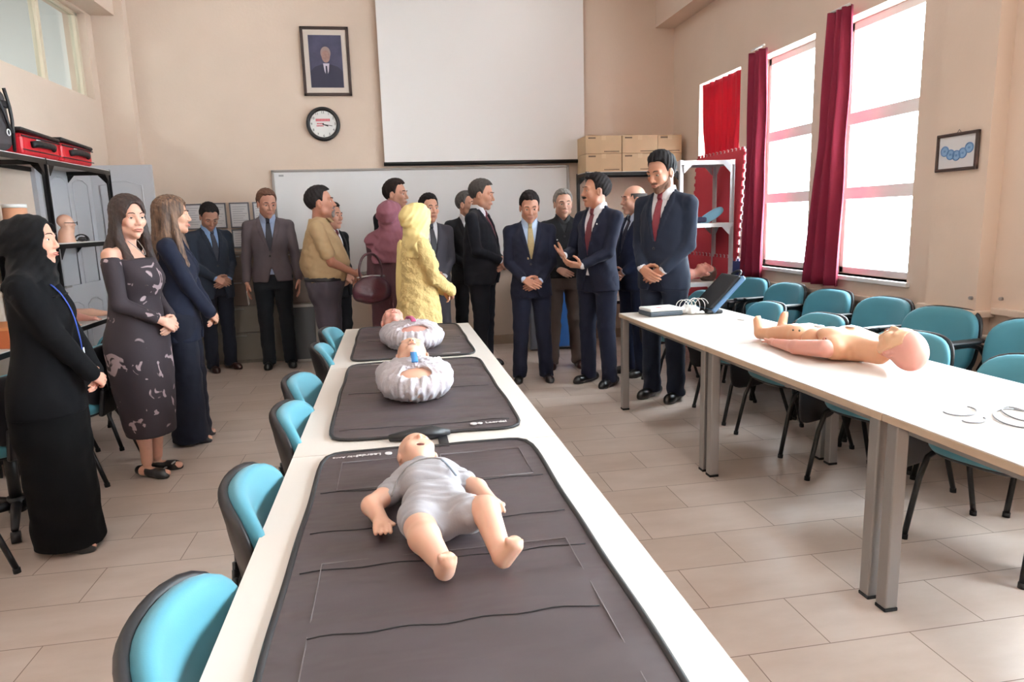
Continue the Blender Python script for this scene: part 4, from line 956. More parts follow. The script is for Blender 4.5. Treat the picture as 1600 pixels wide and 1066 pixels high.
    def shirt(s, c, tie=None, cuffs=True, collar=True, z0=.93, tw=.030, r=.034):
        F = s.grid(z0-.02, 1.545, .006); F.loft(s.tprof(-.012), z0, 1.475, k=.01); [F.cap((q*.045, -.018, 1.435), (q*(s.sh-.02), -.014, 1.39), .034, .044, k=.03) for q in (-1, 1)]
        G = F.F.copy()
        if cuffs:
            for sd in (1, -1):
                u = (s.E[sd]-s.W[sd])/.25; F.cap(s.W[sd]+u*.012, s.W[sd]+u*.06, r, r, k=0)
        if collar:
            n = s.hc+s.R@np.array([0, -.02, -.05]); nx, ny = n[0]*.35, n[1]*.35
            def fn(X, Y, Z):
                t = np.clip((Z-1.42)/.10, 0, 1); rad = .086-.018*t; q = np.sqrt((X-nx*t)**2+((Y+.018-(ny+.018)*t*.6)*1.0)**2)
                d = np.maximum(q-rad, np.maximum(1.42-Z, Z-1.518+.22*np.clip(Y, 0, 1))); w = np.clip((Z-1.44)*.85, -.01, 1)
                return np.maximum(d, -np.maximum(np.abs(X)-w, .01-Y))
            F.put(fn, (-.1, -.12, 1.42), (.1, .1, 1.53), .004)
        X, Y, Z = np.ix_(*F.ax)
        nets(F, 'shirt', mat('shirt_'+c, c, .65, bump=.1, bs=20), s.o)
        if tie:
            T_ = Field(*F.ax); w_ = np.where(Z > 1.425, .016+(Z-1.425)*.12, .019+(1.425-Z)*tw/.35); T_.F = np.maximum(np.maximum(G-.008-np.where(Z > 1.42, .018*np.clip((Z-1.42)/.01, 0, 1), 0), np.abs(X)-w_), np.maximum(.02-Y, np.maximum(1.00-Z, Z-1.468))).astype(np.float32)+X*0
            nets(T_, 'tie', mat('tie_'+tie, tie, .5, var=.15, vs=60), s.o)
    def trousers(s, c, r=(.098, .070, .062), top=1.0, noise=.004, belt=None, flare=0, hem=.035):
        F = Field.cube((-.30, -.24, hem-.02), (.30, .28, top+.03), .0095)
        b = s.belly*.6
        F.loft([(.76, -.004, .165*s.w, .11), (.86, -.006, .175*s.w, .125+b*.3), (.95, 0, .170*s.w+b*.3, .120+b), (1.02, .004, .162*s.w+b*.4, .112+b*1.1)], .79, top, k=.01, p=2.2)
        for sd in (1, -1):
            H, K, A = s.legs[sd]; F.cap(H, K, r[0]*s.w, r[1], k=.025); F.cap(K, (A[0], A[1]+.005, hem-.03), r[1], r[2]+flare, k=.01)
        X, Y, Z = np.ix_(*F.ax); F.noise(noise, 34, s.rs.randint(99), lambda X, Y, Z: 1+1.3*np.exp(-(Z/.16)**2)+.8*np.exp(-((Z-.5)/.08)**2))
        F.F = np.maximum(F.F, hem-Z)
        F.F[:, :, :] = np.where((Z < .62) & (np.abs(X) < .004), np.maximum(F.F, .004-np.abs(X)), F.F)
        o = nets(F, 'trousers', mat('cloth_'+c, c, .80, bump=.25, bs=14, bd=.012, sheen=.04, spec=.25), s.o)
        if belt:
            G = Field.cube((-.30, -.24, top-.05), (.30, .30, top+.03), .007); G.loft([(.86, -.006, .175*s.w+.008, .125+b*.3+.008), (.95, 0, .170*s.w+b*.3+.008, .120+b+.008), (1.02, .004, .162*s.w+b*.4+.008, .112+b*1.1+.008)], top-.035, top+.002, k=.01, p=2.2)
            nets(G, 'belt', mat('belt_leather', belt, .4), s.o)
    def shoes(s, c='151314', flat=False):
        m = mat('shoe_'+c, c, .28, spec=.6); a = math.radians(s.turn)
        for sd in (1, -1):
            A = s.legs[sd][2]; d = np.array([sd*math.sin(a), math.cos(a), 0]); p = np.array([A[0], A[1], 0]); h0 = p-d*.065; t0 = p+d*(.165 if not s.fem else .145); n = np.array([d[1], -d[0], 0])
            F = Field.cube(np.minimum(h0, t0)-.07, np.maximum(h0, t0)+(.07, .07, .16), .0055); q = .85 if s.fem else 1
            F.cap(h0+(0, 0, .040), p+(0, 0, .040), .036*q, .038*q, k=.02); F.cap(p+d*.02+(0, 0, .036), t0-d*.04+(0, 0, .026), .038*q, .038*q, k=.02); F.cap(t0-d*.05+(0, 0, .022), t0-d*.015+(0, 0, .016), .038*q, .026*q, k=.02)
            if not flat: F.cap(p-d*.02+(0, 0, .06), p-d*.02+(0, 0, .11), .040, .042, k=.02)
            X, Y, Z = np.ix_(*F.ax); sole = F.F.copy()
            for t_ in (.0, .5, 1.): pass
            F.F = np.maximum(F.F, .0-Z+.001)
            if flat: F.F = -smin(-F.F, capf(X, Y, Z, p-d*.02+(0, 0, .088), p+d*.03+(0, 0, .085), .032), .006)
            nets(F, 'shoe', m, s.o)
    def dress(s, prof, z0, z1, m, name, sl=None, noise=.004, fr=30, p=2.3, short=0, h=.0095, cut=None, end=.02):
        zz = [q[0] for q in prof]; am = max(q[2] for q in prof)+.05; bm = max(abs(q[1])+q[3] for q in prof)+.05
        xr = max(am, s.sh+.13); yr = max(bm, s.W[1][1]+.08, s.W[-1][1]+.08)
        F = Field.cube((-xr, -bm, z0-.02), (xr, yr, z1+.05), h); F.loft(prof, z0, z1, p=p, k=.01)
        if sl: s.sleeves(F, sl, end=end)
        X, Y, Z = np.ix_(*F.ax)
        F.noise(noise, fr, s.rs.randint(99), lambda X, Y, Z: 1+0*Z)
        if cut: F.F = np.maximum(F.F, cut(X, Y, Z))
        F.F = np.maximum(F.F, z0-Z)
        return nets(F, name, m, s.o)
    def hijab(s, c, drape=1.30, back=.0, m=None, open_=(.054, .078), noise=.003, grow=0, fo=(.105, .075)):
        BK = 1+back
        F = Field.cube((-.24, -.24, drape-.06), (.24, .24, 1.80), .0065); c0 = s.hc
        def fn(X, Y, Z):
            x, y, z = s.local(X, Y, Z); e = ellf(x, y+.018, z-.018, (.094, .118, .104)); e = smin(e, ellf(x, y-.004, z+.06, (.074, .084, .08)), .05); e = smin(e, ellf(x, y+.090*BK, z-.0, (.07, .06, .07)), .05)
            return smin(e, ellf(x, y+.062, z+.010, (.066, .072, .080)), .03)
        F.put(fn, c0-.16, c0+.16, .01)
        q = s.w
        F.loft([(drape, .005, .160*q+grow, .135+grow), (1.34, 0, .150*q+grow, .122+grow), (1.40, -.008, .128*q, .110), (1.46, -.004, .108, .104), (1.52, .004, .096, .102), (1.58, .004, .088, .098)], drape, 1.58, k=.02)
        for sd in (-1, 1): F.cap((sd*.04, -.02, 1.455), (sd*(s.sh-.01), -.014, 1.385), .054, .069+grow, k=.03)
        X, Y, Z = np.ix_(*F.ax); F.F += (.0032*np.sin(95*(Z*.85-Y*.55)+3*np.sin(9*X)+2*np.sin(14*Y))+.0018*np.sin(170*(Z*.6-Y*.8)+4*np.sin(12*X))).astype(np.float32); F.noise(noise*.7, 55, s.rs.randint(99))
        def fc(X, Y, Z):
            x, y, z = s.local(X, Y, Z); return ellf(x, y-fo[0], z+.014, (open_[0], fo[1], open_[1]))
        F.put(fc, c0-.2, c0+.2, .008, '-')
        nets(F, 'hijab', m or mat('cloth_'+c, c, .85, bump=.3, bs=18, bd=.012, sheen=.03, spec=.2), s.o)

# ------------------------------------------------------------------ people
BLK, NVY = '0e0e13', '141828'
def suit(p, c=NVY, shirt='e6e6ec', tie='5a1420', hem=.80, trous=None, shoe='151314', **k):
    p.jacket(c, hem=hem, **k); p.shirt(shirt, tie); p.trousers(trous or c); p.shoes(shoe)
# 1 woman in black with hijab, nearest on the left
p = Person('woman in black hijab and long black clothes with a blue lanyard, nearest on the left', -1.55, 3.34, 8, 1.54, 'd9a08a', fem=True, hz=.905, hy=.22, w=1.06, bust=.02, fat=.5, yaw=-8, lean=.0, feet_turn=12, stance=.07)
p.dress([(.70, -.02, .20, .17), (.86, -.02, .195, .165), (1.0, -.01, .17, .135), (1.12, 0, .158, .125), (1.25, .015, .168, .140), (1.34, .0, .168, .12), (1.42, -.012, .14, .09), (1.48, -.02, .08, .07)], .74, 1.48, mat('cloth_black', '0b0b0e', .9, spec=.15, bump=.2, bs=14, bd=.01), 'jacket', sl=(.064, .056, .044), noise=.004)
p.dress([(.0, -.01, .150, .165), (.2, -.01, .155, .16), (.5, -.015, .175, .16), (.80, -.02, .19, .165), (.95, -.01, .165, .13)], .03, .93, mat('cloth_black2', '09090b', .9, spec=.15, bump=.2, bs=10, bd=.01), 'skirt', noise=.006, fr=26)
p.hijab('0a090c', drape=1.33, back=.15, open_=(.060, .090), fo=(.088, .092)); p.shoes('0f0e10', flat=True)
yb = .15
MB().tube([p.hloc((.05, -.06, -.15)), (.085, .10, 1.40), (.05, .158, 1.27), (.02, .168, 1.12), (.0, .165, 1.05)], .006, 6, flat=.5, smooth_pts=2).build('lanyard', mat('blue_strap', '2c4aa8', .6), p.o)
MB().box((.0, .172, 1.0), (.012, .006, .12), .002).build('badge', M_white, p.o)
# 2 woman in floral dress
p = Person('woman with long dark hair in an off-shoulder dark floral dress, looking at the camera', -1.48, 4.30, -12, 1.65, 'dcab96', fem=True, hands='clasp', hz=.975, hy=.20, yaw=-30, pitch=-3, w=1.08, bust=.04, fat=.3, stance=.055, feet_turn=14)
p.dress([(.25, .0, .150, .130), (.40, -.005, .165, .145), (.70, -.015, .195, .170), (.88, -.018, .195, .170), (1.02, -.005, .168, .140), (1.12, 0, .150, .130), (1.25, .022, .165, .150), (1.33, .012, .165, .125), (1.40, 0, .158, .10)], .27, 1.365, M_floral, 'dress', noise=.0035, fr=26)
F = p.grid(.9, 1.46)
for sd in (1, -1):
    a = p.S[sd]+(p.E[sd]-p.S[sd])*.18; e = p.W[sd]+(p.E[sd]-p.W[sd])*.22; F.cap(a, p.E[sd], .056, .047, k=.01); F.cap(p.E[sd], e, .047, .036, k=.012)
F.noise(.002, 40, 5); nets(F, 'sleeve', M_floral, p.o)
p.long_hair('38231e', '211411'); p.shoes('121114', flat=True)
for sd in (1, -1):
    A = p.legs[sd][2]; MB().tube([(A[0]-.025, .085, .052), (A[0], .092, .058), (A[0]+.025, .085, .052)], .005, 6).build('shoe_buckle', M_alu, p.o)
MB().tube([(-.05, .03, 1.47), (-.03, .075, 1.42), (0, .10, 1.375), (.03, .075, 1.42), (.05, .03, 1.47)], .0025, 6, smooth_pts=1).build('necklace', M_alu, p.o)
# 3 woman in navy blazer
p = Person('woman with long light brown hair in a navy blazer and wide navy trousers', -1.43, 4.95, 6, 1.67, 'd8a68e', fem=True, hz=.90, hy=.21, yaw=2, w=1.0, bust=.02, stance=.07, feet_turn=10)
p.jacket('161b2e', hem=.74, vz=1.18, vw=.05, sl=(.058, .050, .042), name='blazer', bot=.9); p.shirt('4d4656', None, cuffs=False, collar=False, z0=.9)
p.trousers('121524', r=(.105, .095, .092), flare=.03, hem=.02, top=.98); p.long_hair('7d5f4a', '3e2c25', L=.42); p.shoes('1a1820', flat=True)
# 4 man looking down
p = Person('man in dark blue-grey suit and light blue shirt looking down at his hands', -1.80, 7.45, -52, 1.71, 'b98a76', yaw=-12, pitch=-34, hz=.965, hy=.20)
suit(p, '262d3a', '8fb0dc', '2c2e3e', trous='191c28', shoe='3a1f1c', hem=.76); p.hair('1f1b1c', hi=.090)
# 5 grey jacket man
p = Person('man in brown-grey blazer and dark tie holding a slip of paper', -1.22, 7.42, -82, 1.82, 'c89480', yaw=18, pitch=-14, hands='down', w=1.0)
p.jacket('5d5358', hem=.86, vz=1.14); p.shirt('a9bbdd', '15182a'); p.trousers('15191f', top=.99); p.shoes('121214'); p.hair('6a4c3e', hi=.088); gj = p
# 6 tan shirt man
p = Person('large man with grey goatee in a tan short-sleeved shirt and grey trousers', -.58, 6.15, -2, 1.77, 'b98470', yaw=0, pitch=6, w=1.10, belly=.075, fat=.9, hz=1.0, hy=.21)
F = p.grid(.90, 1.53)
F.loft([(z, y, a-(.03 if z < 1 else 0), b_-(.045 if z < 1 else 0)) for z, y, a, b_ in p.tprof(.008)], .962, 1.475, k=.01)
for q in (-1, 1): F.cap((q*.05, -.018, 1.445), (q*(p.sh-.005), -.014, 1.395), .042, .058, k=.03)
F.noise(.006, 30, 7)
for sd in (1, -1): F.cap(p.S[sd], p.S[sd]+(p.E[sd]-p.S[sd])*.72, .062, .060, k=.012)
X, Y, Z = np.ix_(*F.ax); F.noise(.0022, 80, 9)
F.F = -smin(-F.F, capf(X, Y, Z, (0, .02, 1.53), (0, .12, 1.50), .035), .01)
o = nets(F, 'shirt', mat('tan_shirt', 'b39873', .85, bump=.45, bs=14, bd=.01), p.o)
for sx in (-1, 1): MB().box((sx*.04, .07, 1.465), (.055, .05, .010), .004, rot=(-.75, 0, sx*.5)).build('collar_point', MC['tan_shirt'], o)
p.trousers('4a434c', r=(.105, .082, .072), belt='18161a', noise=.005); p.shoes('161416'); p.hair('2a2526', hi=.088, top=.012); p.facial('8d8583', 'goatee')
# 7 man hidden behind the tan shirt man
p = Person('man in black suit almost hidden behind the man in the tan shirt', -.56, 6.95, -35, 1.66, 'b98a76', hands='clasp', hz=1.0)
suit(p, BLK); p.hair('1d1a1b')
# 8 tall man at the whiteboard
p = Person('dark haired man in black suit in front of the whiteboard, behind the woman in mauve', .06, 7.15, -50, 1.87, 'cf9c86', yaw=25, hands='clasp')
suit(p, BLK, tie=None); p.hair('241a18', hi=.086, top=.016)
# 9 mauve hijab woman
p = Person('woman in mauve hijab and dark burgundy coat beside the woman in yellow', .0, 5.80, 60, 1.64, 'd0a08c', fem=True, w=1.05, hz=.95, yaw=5, hands=('down', 'clasp'))
p.dress([(.10, 0, .20, .18), (.5, 0, .20, .175), (.85, -.01, .195, .16), (1.0, 0, .175, .135), (1.1, 0, .16, .125), (1.25, .01, .17, .135), (1.35, 0, .168, .115), (1.42, -.01, .14, .09), (1.48, -.02, .08, .07)], .12, 1.48, mat('cloth_burgundy', '4c2c34', .8, bump=.25, bs=14), 'coat', sl=(.062, .055, .045))
p.hijab('7c4e5a', drape=1.20, grow=.012); p.shoes('181416', flat=True)
# 10 yellow woman
p = Person('woman in bright yellow hijab and ruffled yellow tunic at the end of the table', .185, 5.32, 14, 1.60, 'd8a690', fem=True, w=1.2, belly=.02, hz=.985, hy=.25, yaw=12, pitch=-6, fat=.4)
ylw = mat('yellow_tunic', 'd9bd80', .85, bump=.7, bs=26, bd=.03)
p.dress([(.55, -.01, .205, .19), (.85, -.012, .205, .18), (1.0, -.005, .18, .155), (1.1, 0, .165, .145), (1.25, .01, .165, .155), (1.35, -.01, .158, .125), (1.41, -.02, .125, .10), (1.48, -.02, .07, .07)], .62, 1.48, ylw, 'tunic', sl=(.062, .056, .046), noise=.0065, fr=60)
p.dress([(.05, 0, .20, .18), (.4, 0, .19, .17), (.8, -.01, .19, .16)], .06, .78, mat('cream_skirt', 'd8c8a0', .8, bump=.2), 'skirt')
p.hijab('eccb6a', drape=1.30, grow=.006, m=mat('yellow_hijab', 'ead391', .8, bump=.35, bs=12, bd=.02)); p.shoes('c8b898', flat=True)
F = Field.cube((-.2, -.26, .84), (.16, .0, 1.45), .007)
F.ell((-.04, -.125, 1.22), (.085, .030, .22), k=.02); F.ell((-.05, -.150, 1.03), (.060, .022, .20), k=.03); X, Y, Z = np.ix_(*F.ax); F.F += (.004*np.sin(X*110+3*np.sin(Z*9))).astype(np.float32)
nets(F, 'hijab_tail', MC['yellow_hijab'], p.o)
# 11 man in grey suit behind the yellow woman
p = Person('dark haired man in a grey suit just right of the yellow hijab', .36, 6.62, -75, 1.70, 'c8957e', yaw=10)
suit(p, '45434c', tie='20202c'); p.hair('1c1718', hi=.082, top=.016)
# 12 big man in navy suit
p = Person('heavy-set man in dark navy suit and burgundy tie beside the end of the centre table', .85, 6.72, -24, 1.83, 'c28e76', yaw=2, pitch=-8, w=1.13, belly=.045, fat=.8, hz=1.0, hy=.17)
suit(p, '10121c', 'e8e8ee', '6a2434', hem=.80, vz=1.12); p.hair('4a4442', hi=.088)
# 13 man behind him
p = Person('man in black with grey hair hidden behind the heavy-set man', .80, 7.40, -80, 1.75, 'c08e78', yaw=40)
suit(p, BLK); p.hair('5a5654')
# 14 beige tie man
p = Person('man in navy suit with beige tie and clasped hands in the middle', 1.20, 6.02, -97, 1.68, 'c48f7a', yaw=2, pitch=-16, hz=.955, hy=.18, stance=.13, w=1.0)
suit(p, '14172a', 'bcd0ee', 'a8946a', hem=.80, vz=1.13); p.hair('1c1618', hi=.076, top=.018)
# 15 older man in polo
p = Person('grey haired older man in black polo jacket and brown trousers, standing behind', 1.62, 6.50, -95, 1.71, 'c99a86', yaw=4, pitch=-4, hands='clasp', hy=.12, hz=.98, stance=.13, w=.98, fat=.3)
p.jacket('121216', hem=.90, open_=True, vz=1.33, vw=.05, lapel=False, name='polo_jacket', bot=.5); p.shirt('15151a', None, cuffs=False); p.trousers('4a3d38', top=.99); p.shoes('3a1d1a'); p.hair('8d8782', hi=.088)
MB().box((.085, p.yfront(1.26)+.002, 1.27), (.028, .006, .010), .001).build('chest_logo', M_white, p.o)
# 16 gesturing man
p = Person('man with black moustache in navy suit and dark red tie gesturing with both hands', 1.73, 5.74, -147, 1.80, 'c28d76', yaw=-32, pitch=2, hands=('gest', 'gest2'), w=1.02, stance=.12)
suit(p, '14182c', 'eceaf0', '5e1322', hem=.80, vz=1.10, vw=.085); p.hair('221c1d', hi=.086, top=.016); p.facial('171213', 'moustache')
MB().box((-.09, p.yfront(1.34)+.004, 1.345), (.012, .006, .012), .002).build('lapel_pin', M_white, p.o)
# 17 balding man behind
p = Person('balding man in navy suit looking left, between the gesturing man and the tall man', 2.16, 6.00, -165, 1.72, 'cc9a85', yaw=-12, w=1.05, belly=.03, fat=.5)
suit(p, '161e36', 'cfd8ea', '2a2a40'); p.hair('4d4745', 'bald')
# 18 tall man
p = Person('tall young man with short beard in navy suit and red tie, beside the right table', 2.08, 5.12, -142, 1.915, 'c08c74', yaw=-10, pitch=-16, hz=.94, hy=.17, stance=.10, feet_turn=4, w=1.0)
suit(p, '151c2d', 'ecebf0', '74182a', hem=.80, vz=1.12); p.hair('181415', hi=.084, top=.020); p.facial('7a5848', 'beard')

# held things
t = Matrix.Translation((0, 0, 0))
hp = gj.o.matrix_world @ Vector(gj.W[1]+np.array([0, .03, -.10]))
MB().box((0, 0, -.05), (.004, .055, .15), .001, rot=(.25, 0, 0)).build('paper_slip', M_white, label='small white slip of paper held in the hand of the grey jacket man', cat='paper', loc=hp)
t = empty('handbag', (-.175, 5.55, .95), .5, 'dark burgundy leather handbag hanging beside the woman in mauve', 'bag')
F = Field.cube((-.22, -.12, -.16), (.22, .12, .16), .007); F.ell((0, 0, -.01), (.165, .065, .105), k=0); F.ell((0, 0, -.05), (.155, .075, .07), k=.03); F.noise(.004, 40, 2)
nets(F, 'bag_body', mat('burgundy_leather', '3a1520', .35, bump=.2, bs=60), t)
MB().tube([(-.09, 0, .08), (-.10, 0, .17), (-.05, 0, .27), (.05, 0, .27), (.10, 0, .17), (.09, 0, .08)], .010, 8, smooth_pts=2).build('handle', MC['burgundy_leather'], t)
MB().tube([(-.12, .0, .09), (0, .0, .10), (.12, .0, .09)], .006, 6).build('zip', M_alu, t)

# ------------------------------------------------------------------ manikins
def put_head(F, c, R, sc=1.0, k=.02, fem=True):
    c = np.array(c, float); R = np.array(R, float)
    def fn(X, Y, Z):
        x, y, z = X-c[0], Y-c[1], Z-c[2]; x, y, z = ((R[0, i]*x+R[1, i]*y+R[2, i]*z)/sc for i in range(3)); return headf(x, y, z, fem, .3)*sc
    F.put(fn, c-.16*sc, c+.16*sc, k); return fn
def face_frame(fwd, up):
    f = Vector(fwd).normalized(); u = Vector(up); u = (u-f*u.dot(f)).normalized(); r = f.cross(u)
    return np.array([[r[i], f[i], u[i]] for i in range(3)])
# child manikin on the right table
t = empty('child_manikin', (2.10, 3.0, .736), label='bare child training manikin lying on its back on the right table', cat='manikin')
def L(x, y, z): return np.array([x-2.10, y-3.0, z-.736])
F = Field.cube(L(1.85, 2.42, .73), L(2.5, 3.92, 1.03), .0065)
HR = face_frame((-.12, .25, .95), (.10, -1, .12))
F.cap(L(2.17, 2.78, .80), L(2.155, 2.90, .80), .055, .06, k=.03)
F.cap(L(2.05, 2.93, .80), L(2.27, 2.95, .80), .055, k=.05); F.cap(L(2.09, 2.99, .805), L(2.22, 3.0, .805), .072, k=.04); F.cap(L(2.09, 3.15, .80), L(2.19, 3.16, .80), .063, k=.04); F.cap(L(2.08, 3.27, .80), L(2.17, 3.28, .80), .06, k=.04)
F.ell(L(2.09, 3.03, .85), (.055, .07, .035), k=.03); F.ell(L(2.20, 3.04, .85), (.055, .07, .035), k=.03)
for a, b, ra, rb in (((2.075, 3.33, .80), (2.05, 3.45, .785), .058, .042), ((2.05, 3.45, .785), (2.035, 3.58, .770), .042, .030), ((2.035, 3.59, .772), (2.02, 3.595, .845), .030, .022),
                     ((2.175, 3.33, .80), (2.20, 3.50, .785), .058, .042), ((2.20, 3.50, .785), (2.215, 3.66, .770), .042, .030), ((2.215, 3.67, .772), (2.235, 3.675, .85), .030, .022)):
    F.cap(L(*a), L(*b), ra, rb, k=.015)
for q in range(5):
    F.cap(L(2.01+q*.007, 3.588, .845), L(2.005+q*.007, 3.585, .868), .006, .005, k=.003); F.cap(L(2.225+q*.007, 3.67, .85), L(2.222+q*.007, 3.668, .872), .006, .005, k=.003)
F.cap(L(2.31, 2.96, .79), L(2.365, 3.17, .772), .04, .032, k=.01); F.cap(L(2.365, 3.17, .772), L(2.34, 3.36, .765), .032, .022, k=.01); F.ell(L(2.335, 3.41, .760), (.022, .045, .014), k=.012)
nets(F, 'manikin_body', mat('child_body_vinyl', 'e0ac8a', .4, var=.05, sss=.1), t)
F = Field.cube(L(1.86, 2.8, .73), L(2.1, 3.55, .87), .0045)
F.cap(L(2.005, 2.93, .80), L(1.965, 3.12, .778), .044, .035, k=.01); F.cap(L(1.965, 3.12, .778), L(1.975, 3.31, .765), .035, .022, k=.012)
F.cap(L(1.975, 3.32, .762), L(1.985, 3.375, .760), .020, .022, k=.01)
for q in range(4): F.cap(L(1.965+q*.014, 3.38, .760), L(1.965+q*.016, 3.435, .752), .0075, .006, k=.003)
F.cap(L(1.965, 3.34, .768), L(1.95, 3.385, .775), .009, .007, k=.004)
nets(F, 'arm', M_pink, t)
F = Field.cube(L(1.99, 2.42, .73), L(2.4, 2.88, 1.0), .0045); fn = put_head(F, L(2.19, 2.655, .838), HR, .98); nets(F, 'head', mat('scalp_vinyl', 'dba093', .42, sss=.1), t)
c = L(2.19, 2.655, .838)
F = Field.cube(L(1.99, 2.42, .73), L(2.4, 2.95, 1.0), .0045)
def ff(X, Y, Z):
    x, y, z = X-c[0], Y-c[1], Z-c[2]; x, y, z = ((HR[0, i]*x+HR[1, i]*y+HR[2, i]*z)/.98 for i in range(3))
    return np.maximum(np.maximum(headf(x, y, z, True, .3)-.0025, .002-y+.25*(z+.03)), z-.066)
F.put(ff, c-.16, c+.16, 0); nets(F, 'face_skin', mat('face_vinyl', 'e2b795', .4, sss=.1), t)
Hm = Matrix.Translation(c) @ Matrix(HR.tolist()).to_4x4() @ Matrix.Scale(.98, 4)
b = MB(); b.mt = Hm; b.tube([(-.020, .094, -.060), (0, .100, -.062), (.020, .094, -.060)], .0035, 6); b.build('mouth_slit', mat('dark_slit', '6b3a2c', .6), t)
M_elb = mat('electrode_blue', '5f93b8', .4)
for i, (x, y, z) in enumerate([(2.065, 3.08, .888), (2.18, 3.0, .892)]):
    e = MB().sph(L(x, y, z-.004), (.024, .024, .006), 14).build('electrode', M_white, t); MB().sph(L(x, y, z+.001), (.008, .008, .004), 10).build('electrode_stud', M_elb, e)
MB().tube([L(2.008+.045*math.cos(a)*.35, 2.935+.03*math.sin(a)*.5, .805+.046*math.sin(a)) for a in np.linspace(0, 2*PI, 25)[:-1]], .003, 6, closed=True).build('shoulder_joint', mat('joint_line', '8a4a38', .5), t)
b = MB(); b.sph(L(2.035, 3.20, .845), .006, 8).sph(L(2.03, 3.25, .84), .005, 8); b.build('port', mat('dark_port', '4b4a40', .5), t)

# baby manikin in romper
t = empty('baby_manikin', (.06, 1.65, .745), label='baby training manikin in a grey romper lying on the nearest mat', cat='manikin')
def L(x, y, z): return np.array([x-.06, y-1.65, z-.745])
F = Field.cube(L(-.15, 1.22, .74), L(.27, 2.08, .90), .0036)
def bp(F, g=0):
    F.cap(L(.02, 1.74, .790), L(.09, 1.75, .790), .040+g, k=.03); F.cap(L(.035, 1.68, .795), L(.085, 1.68, .795), .045+g, k=.03); F.cap(L(.04, 1.57, .792), L(.09, 1.575, .792), .044+g, k=.03); F.cap(L(.035, 1.50, .788), L(.095, 1.51, .788), .040+g, k=.03)
bp(F)
F.cap(L(.045, 1.78, .795), L(.04, 1.83, .80), .026, .028, k=.02)
for a, b_, ra, rb in (((-.012, 1.725, .785), (-.085, 1.62, .777), .028, .0235), ((-.085, 1.62, .777), (-.062, 1.545, .770), .024, .0175), ((.125, 1.74, .785), (.180, 1.665, .778), .027, .0225), ((.180, 1.665, .778), (.202, 1.60, .768), .023, .0175),
                      ((.02, 1.50, .785), (.032, 1.385, .792), .040, .034), ((.032, 1.385, .792), (.066, 1.30, .768), .034, .021), ((.112, 1.505, .788), (.172, 1.448, .812), .040, .032), ((.172, 1.448, .812), (.186, 1.315, .772), .032, .022)):
    F.cap(L(*a), L(*b_), ra, rb, k=.010)
F.cap(L(.066, 1.285, .766), L(.072, 1.270, .792), .021, .019, k=.01); F.cap(L(.188, 1.305, .766), L(.210, 1.296, .798), .020, .019, k=.01)
for q in range(5):
    r_ = (.0068, .0055, .0050, .0046, .0042)[q]
    F.cap(L(.058+q*.0072, 1.264, .798), L(.057+q*.0075, 1.260, .809-q*.0012), r_, r_*.9, k=.0015); F.cap(L(.196+q*.0072, 1.292, .803), L(.195+q*.0075, 1.289, .814-q*.0012), r_, r_*.9, k=.0015)
for (wx, wy, wz, dx, dy) in ((-.062, 1.545, .770, .10, -.9), (.202, 1.60, .768, .25, -.9)):
    F.ell(L(wx+dx*.02, wy-.020, wz), (.021, .024, .014), k=.008)
    for q in range(4): F.cap(L(wx+dx*.02-.015+q*.011, wy-.035, wz), L(wx+dx*.03-.014+q*.011, wy-.056, wz-.006), .0062, .005, k=.002)
    F.cap(L(wx+.018, wy-.012, wz), L(wx+.030, wy-.030, wz), .006, .005, k=.003)
nets(F, 'manikin_body', M_ski, t)
HRb = face_frame((.10, -.04, .98), (-.12, 1, .10))
F = Field.cube(L(-.06, 1.78, .74), L(.14, 2.04, .93), .0032)
c = L(.036, 1.868, .806); cx = c.copy(); scb = .66
def bh(X, Y, Z):
    x, y, z = X-cx[0], Y-cx[1], Z-cx[2]; x, y, z = ((HRb[0, i]*x+HRb[1, i]*y+HRb[2, i]*z)/scb for i in range(3))
    d = ellf(x, y+.005, z-.030, (.078, .095, .085)); d = smin(d, ellf(x, y-.020, z+.030, (.062, .066, .068)), .03)
    for s_ in (-1, 1):
        d = smin(d, sphf(x, y, z, (s_*.040, .058, -.035), .022), .02); d = smin(d, ellf(x-s_*.078, y+.002, z+.006, (.008, .017, .026)), .006)
        d = -smin(-d, sphf(x, y, z, (s_*.031, .097, .002), .012), .012); d = smin(d, sphf(x, y, z, (s_*.031, .078, .002), .011), .004)
    d = smin(d, capf(x, y, z, (0, .082, .004), (0, .100, -.022), .008, .010), .010)
    d = -smin(-d, ellf(x, y-.088, z+.056, (.020, .02, .011)), .004)
    return d*scb
F.put(bh, c-.12, c+.12, 0); nets(F, 'head', M_ski, t)
Hm = Matrix.Translation(c) @ Matrix(HRb.tolist()).to_4x4() @ Matrix.Scale(scb, 4)
b = MB(); b.mt = Hm; b.sph((0, .072, -.056), (.021, .007, .012), 14); b.build('open_mouth', mat('mouth_dark', '5a241c', .6), t)
F = Field.cube(L(-.10, 1.42, .74), L(.20, 1.88, .88), .0036)
bp(F, .007); F.cap(L(-.005, 1.735, .785), L(-.045, 1.675, .780), .034, .031, k=.012); F.cap(L(.118, 1.748, .785), L(.152, 1.70, .782), .033, .030, k=.012)
F.cap(L(.022, 1.505, .785), L(.026, 1.47, .790), .046, .045, k=.012); F.cap(L(.11, 1.51, .788), L(.135, 1.47, .798), .046, .044, k=.012); F.ell(L(.065, 1.47, .775), (.05, .035, .035), k=.02)
F.cap(L(.045, 1.77, .79), L(.044, 1.795, .795), .036, .034, k=.02)
X, Y, Z = np.ix_(*F.ax); F.F += (.0016*np.sin(Y*210+3*np.sin(X*30))+.0012*np.sin(Y*330+X*60)).astype(np.float32)
nets(F, 'romper', mat('grey_romper', 'aeabb0', .9, bump=.2, bs=40), t)
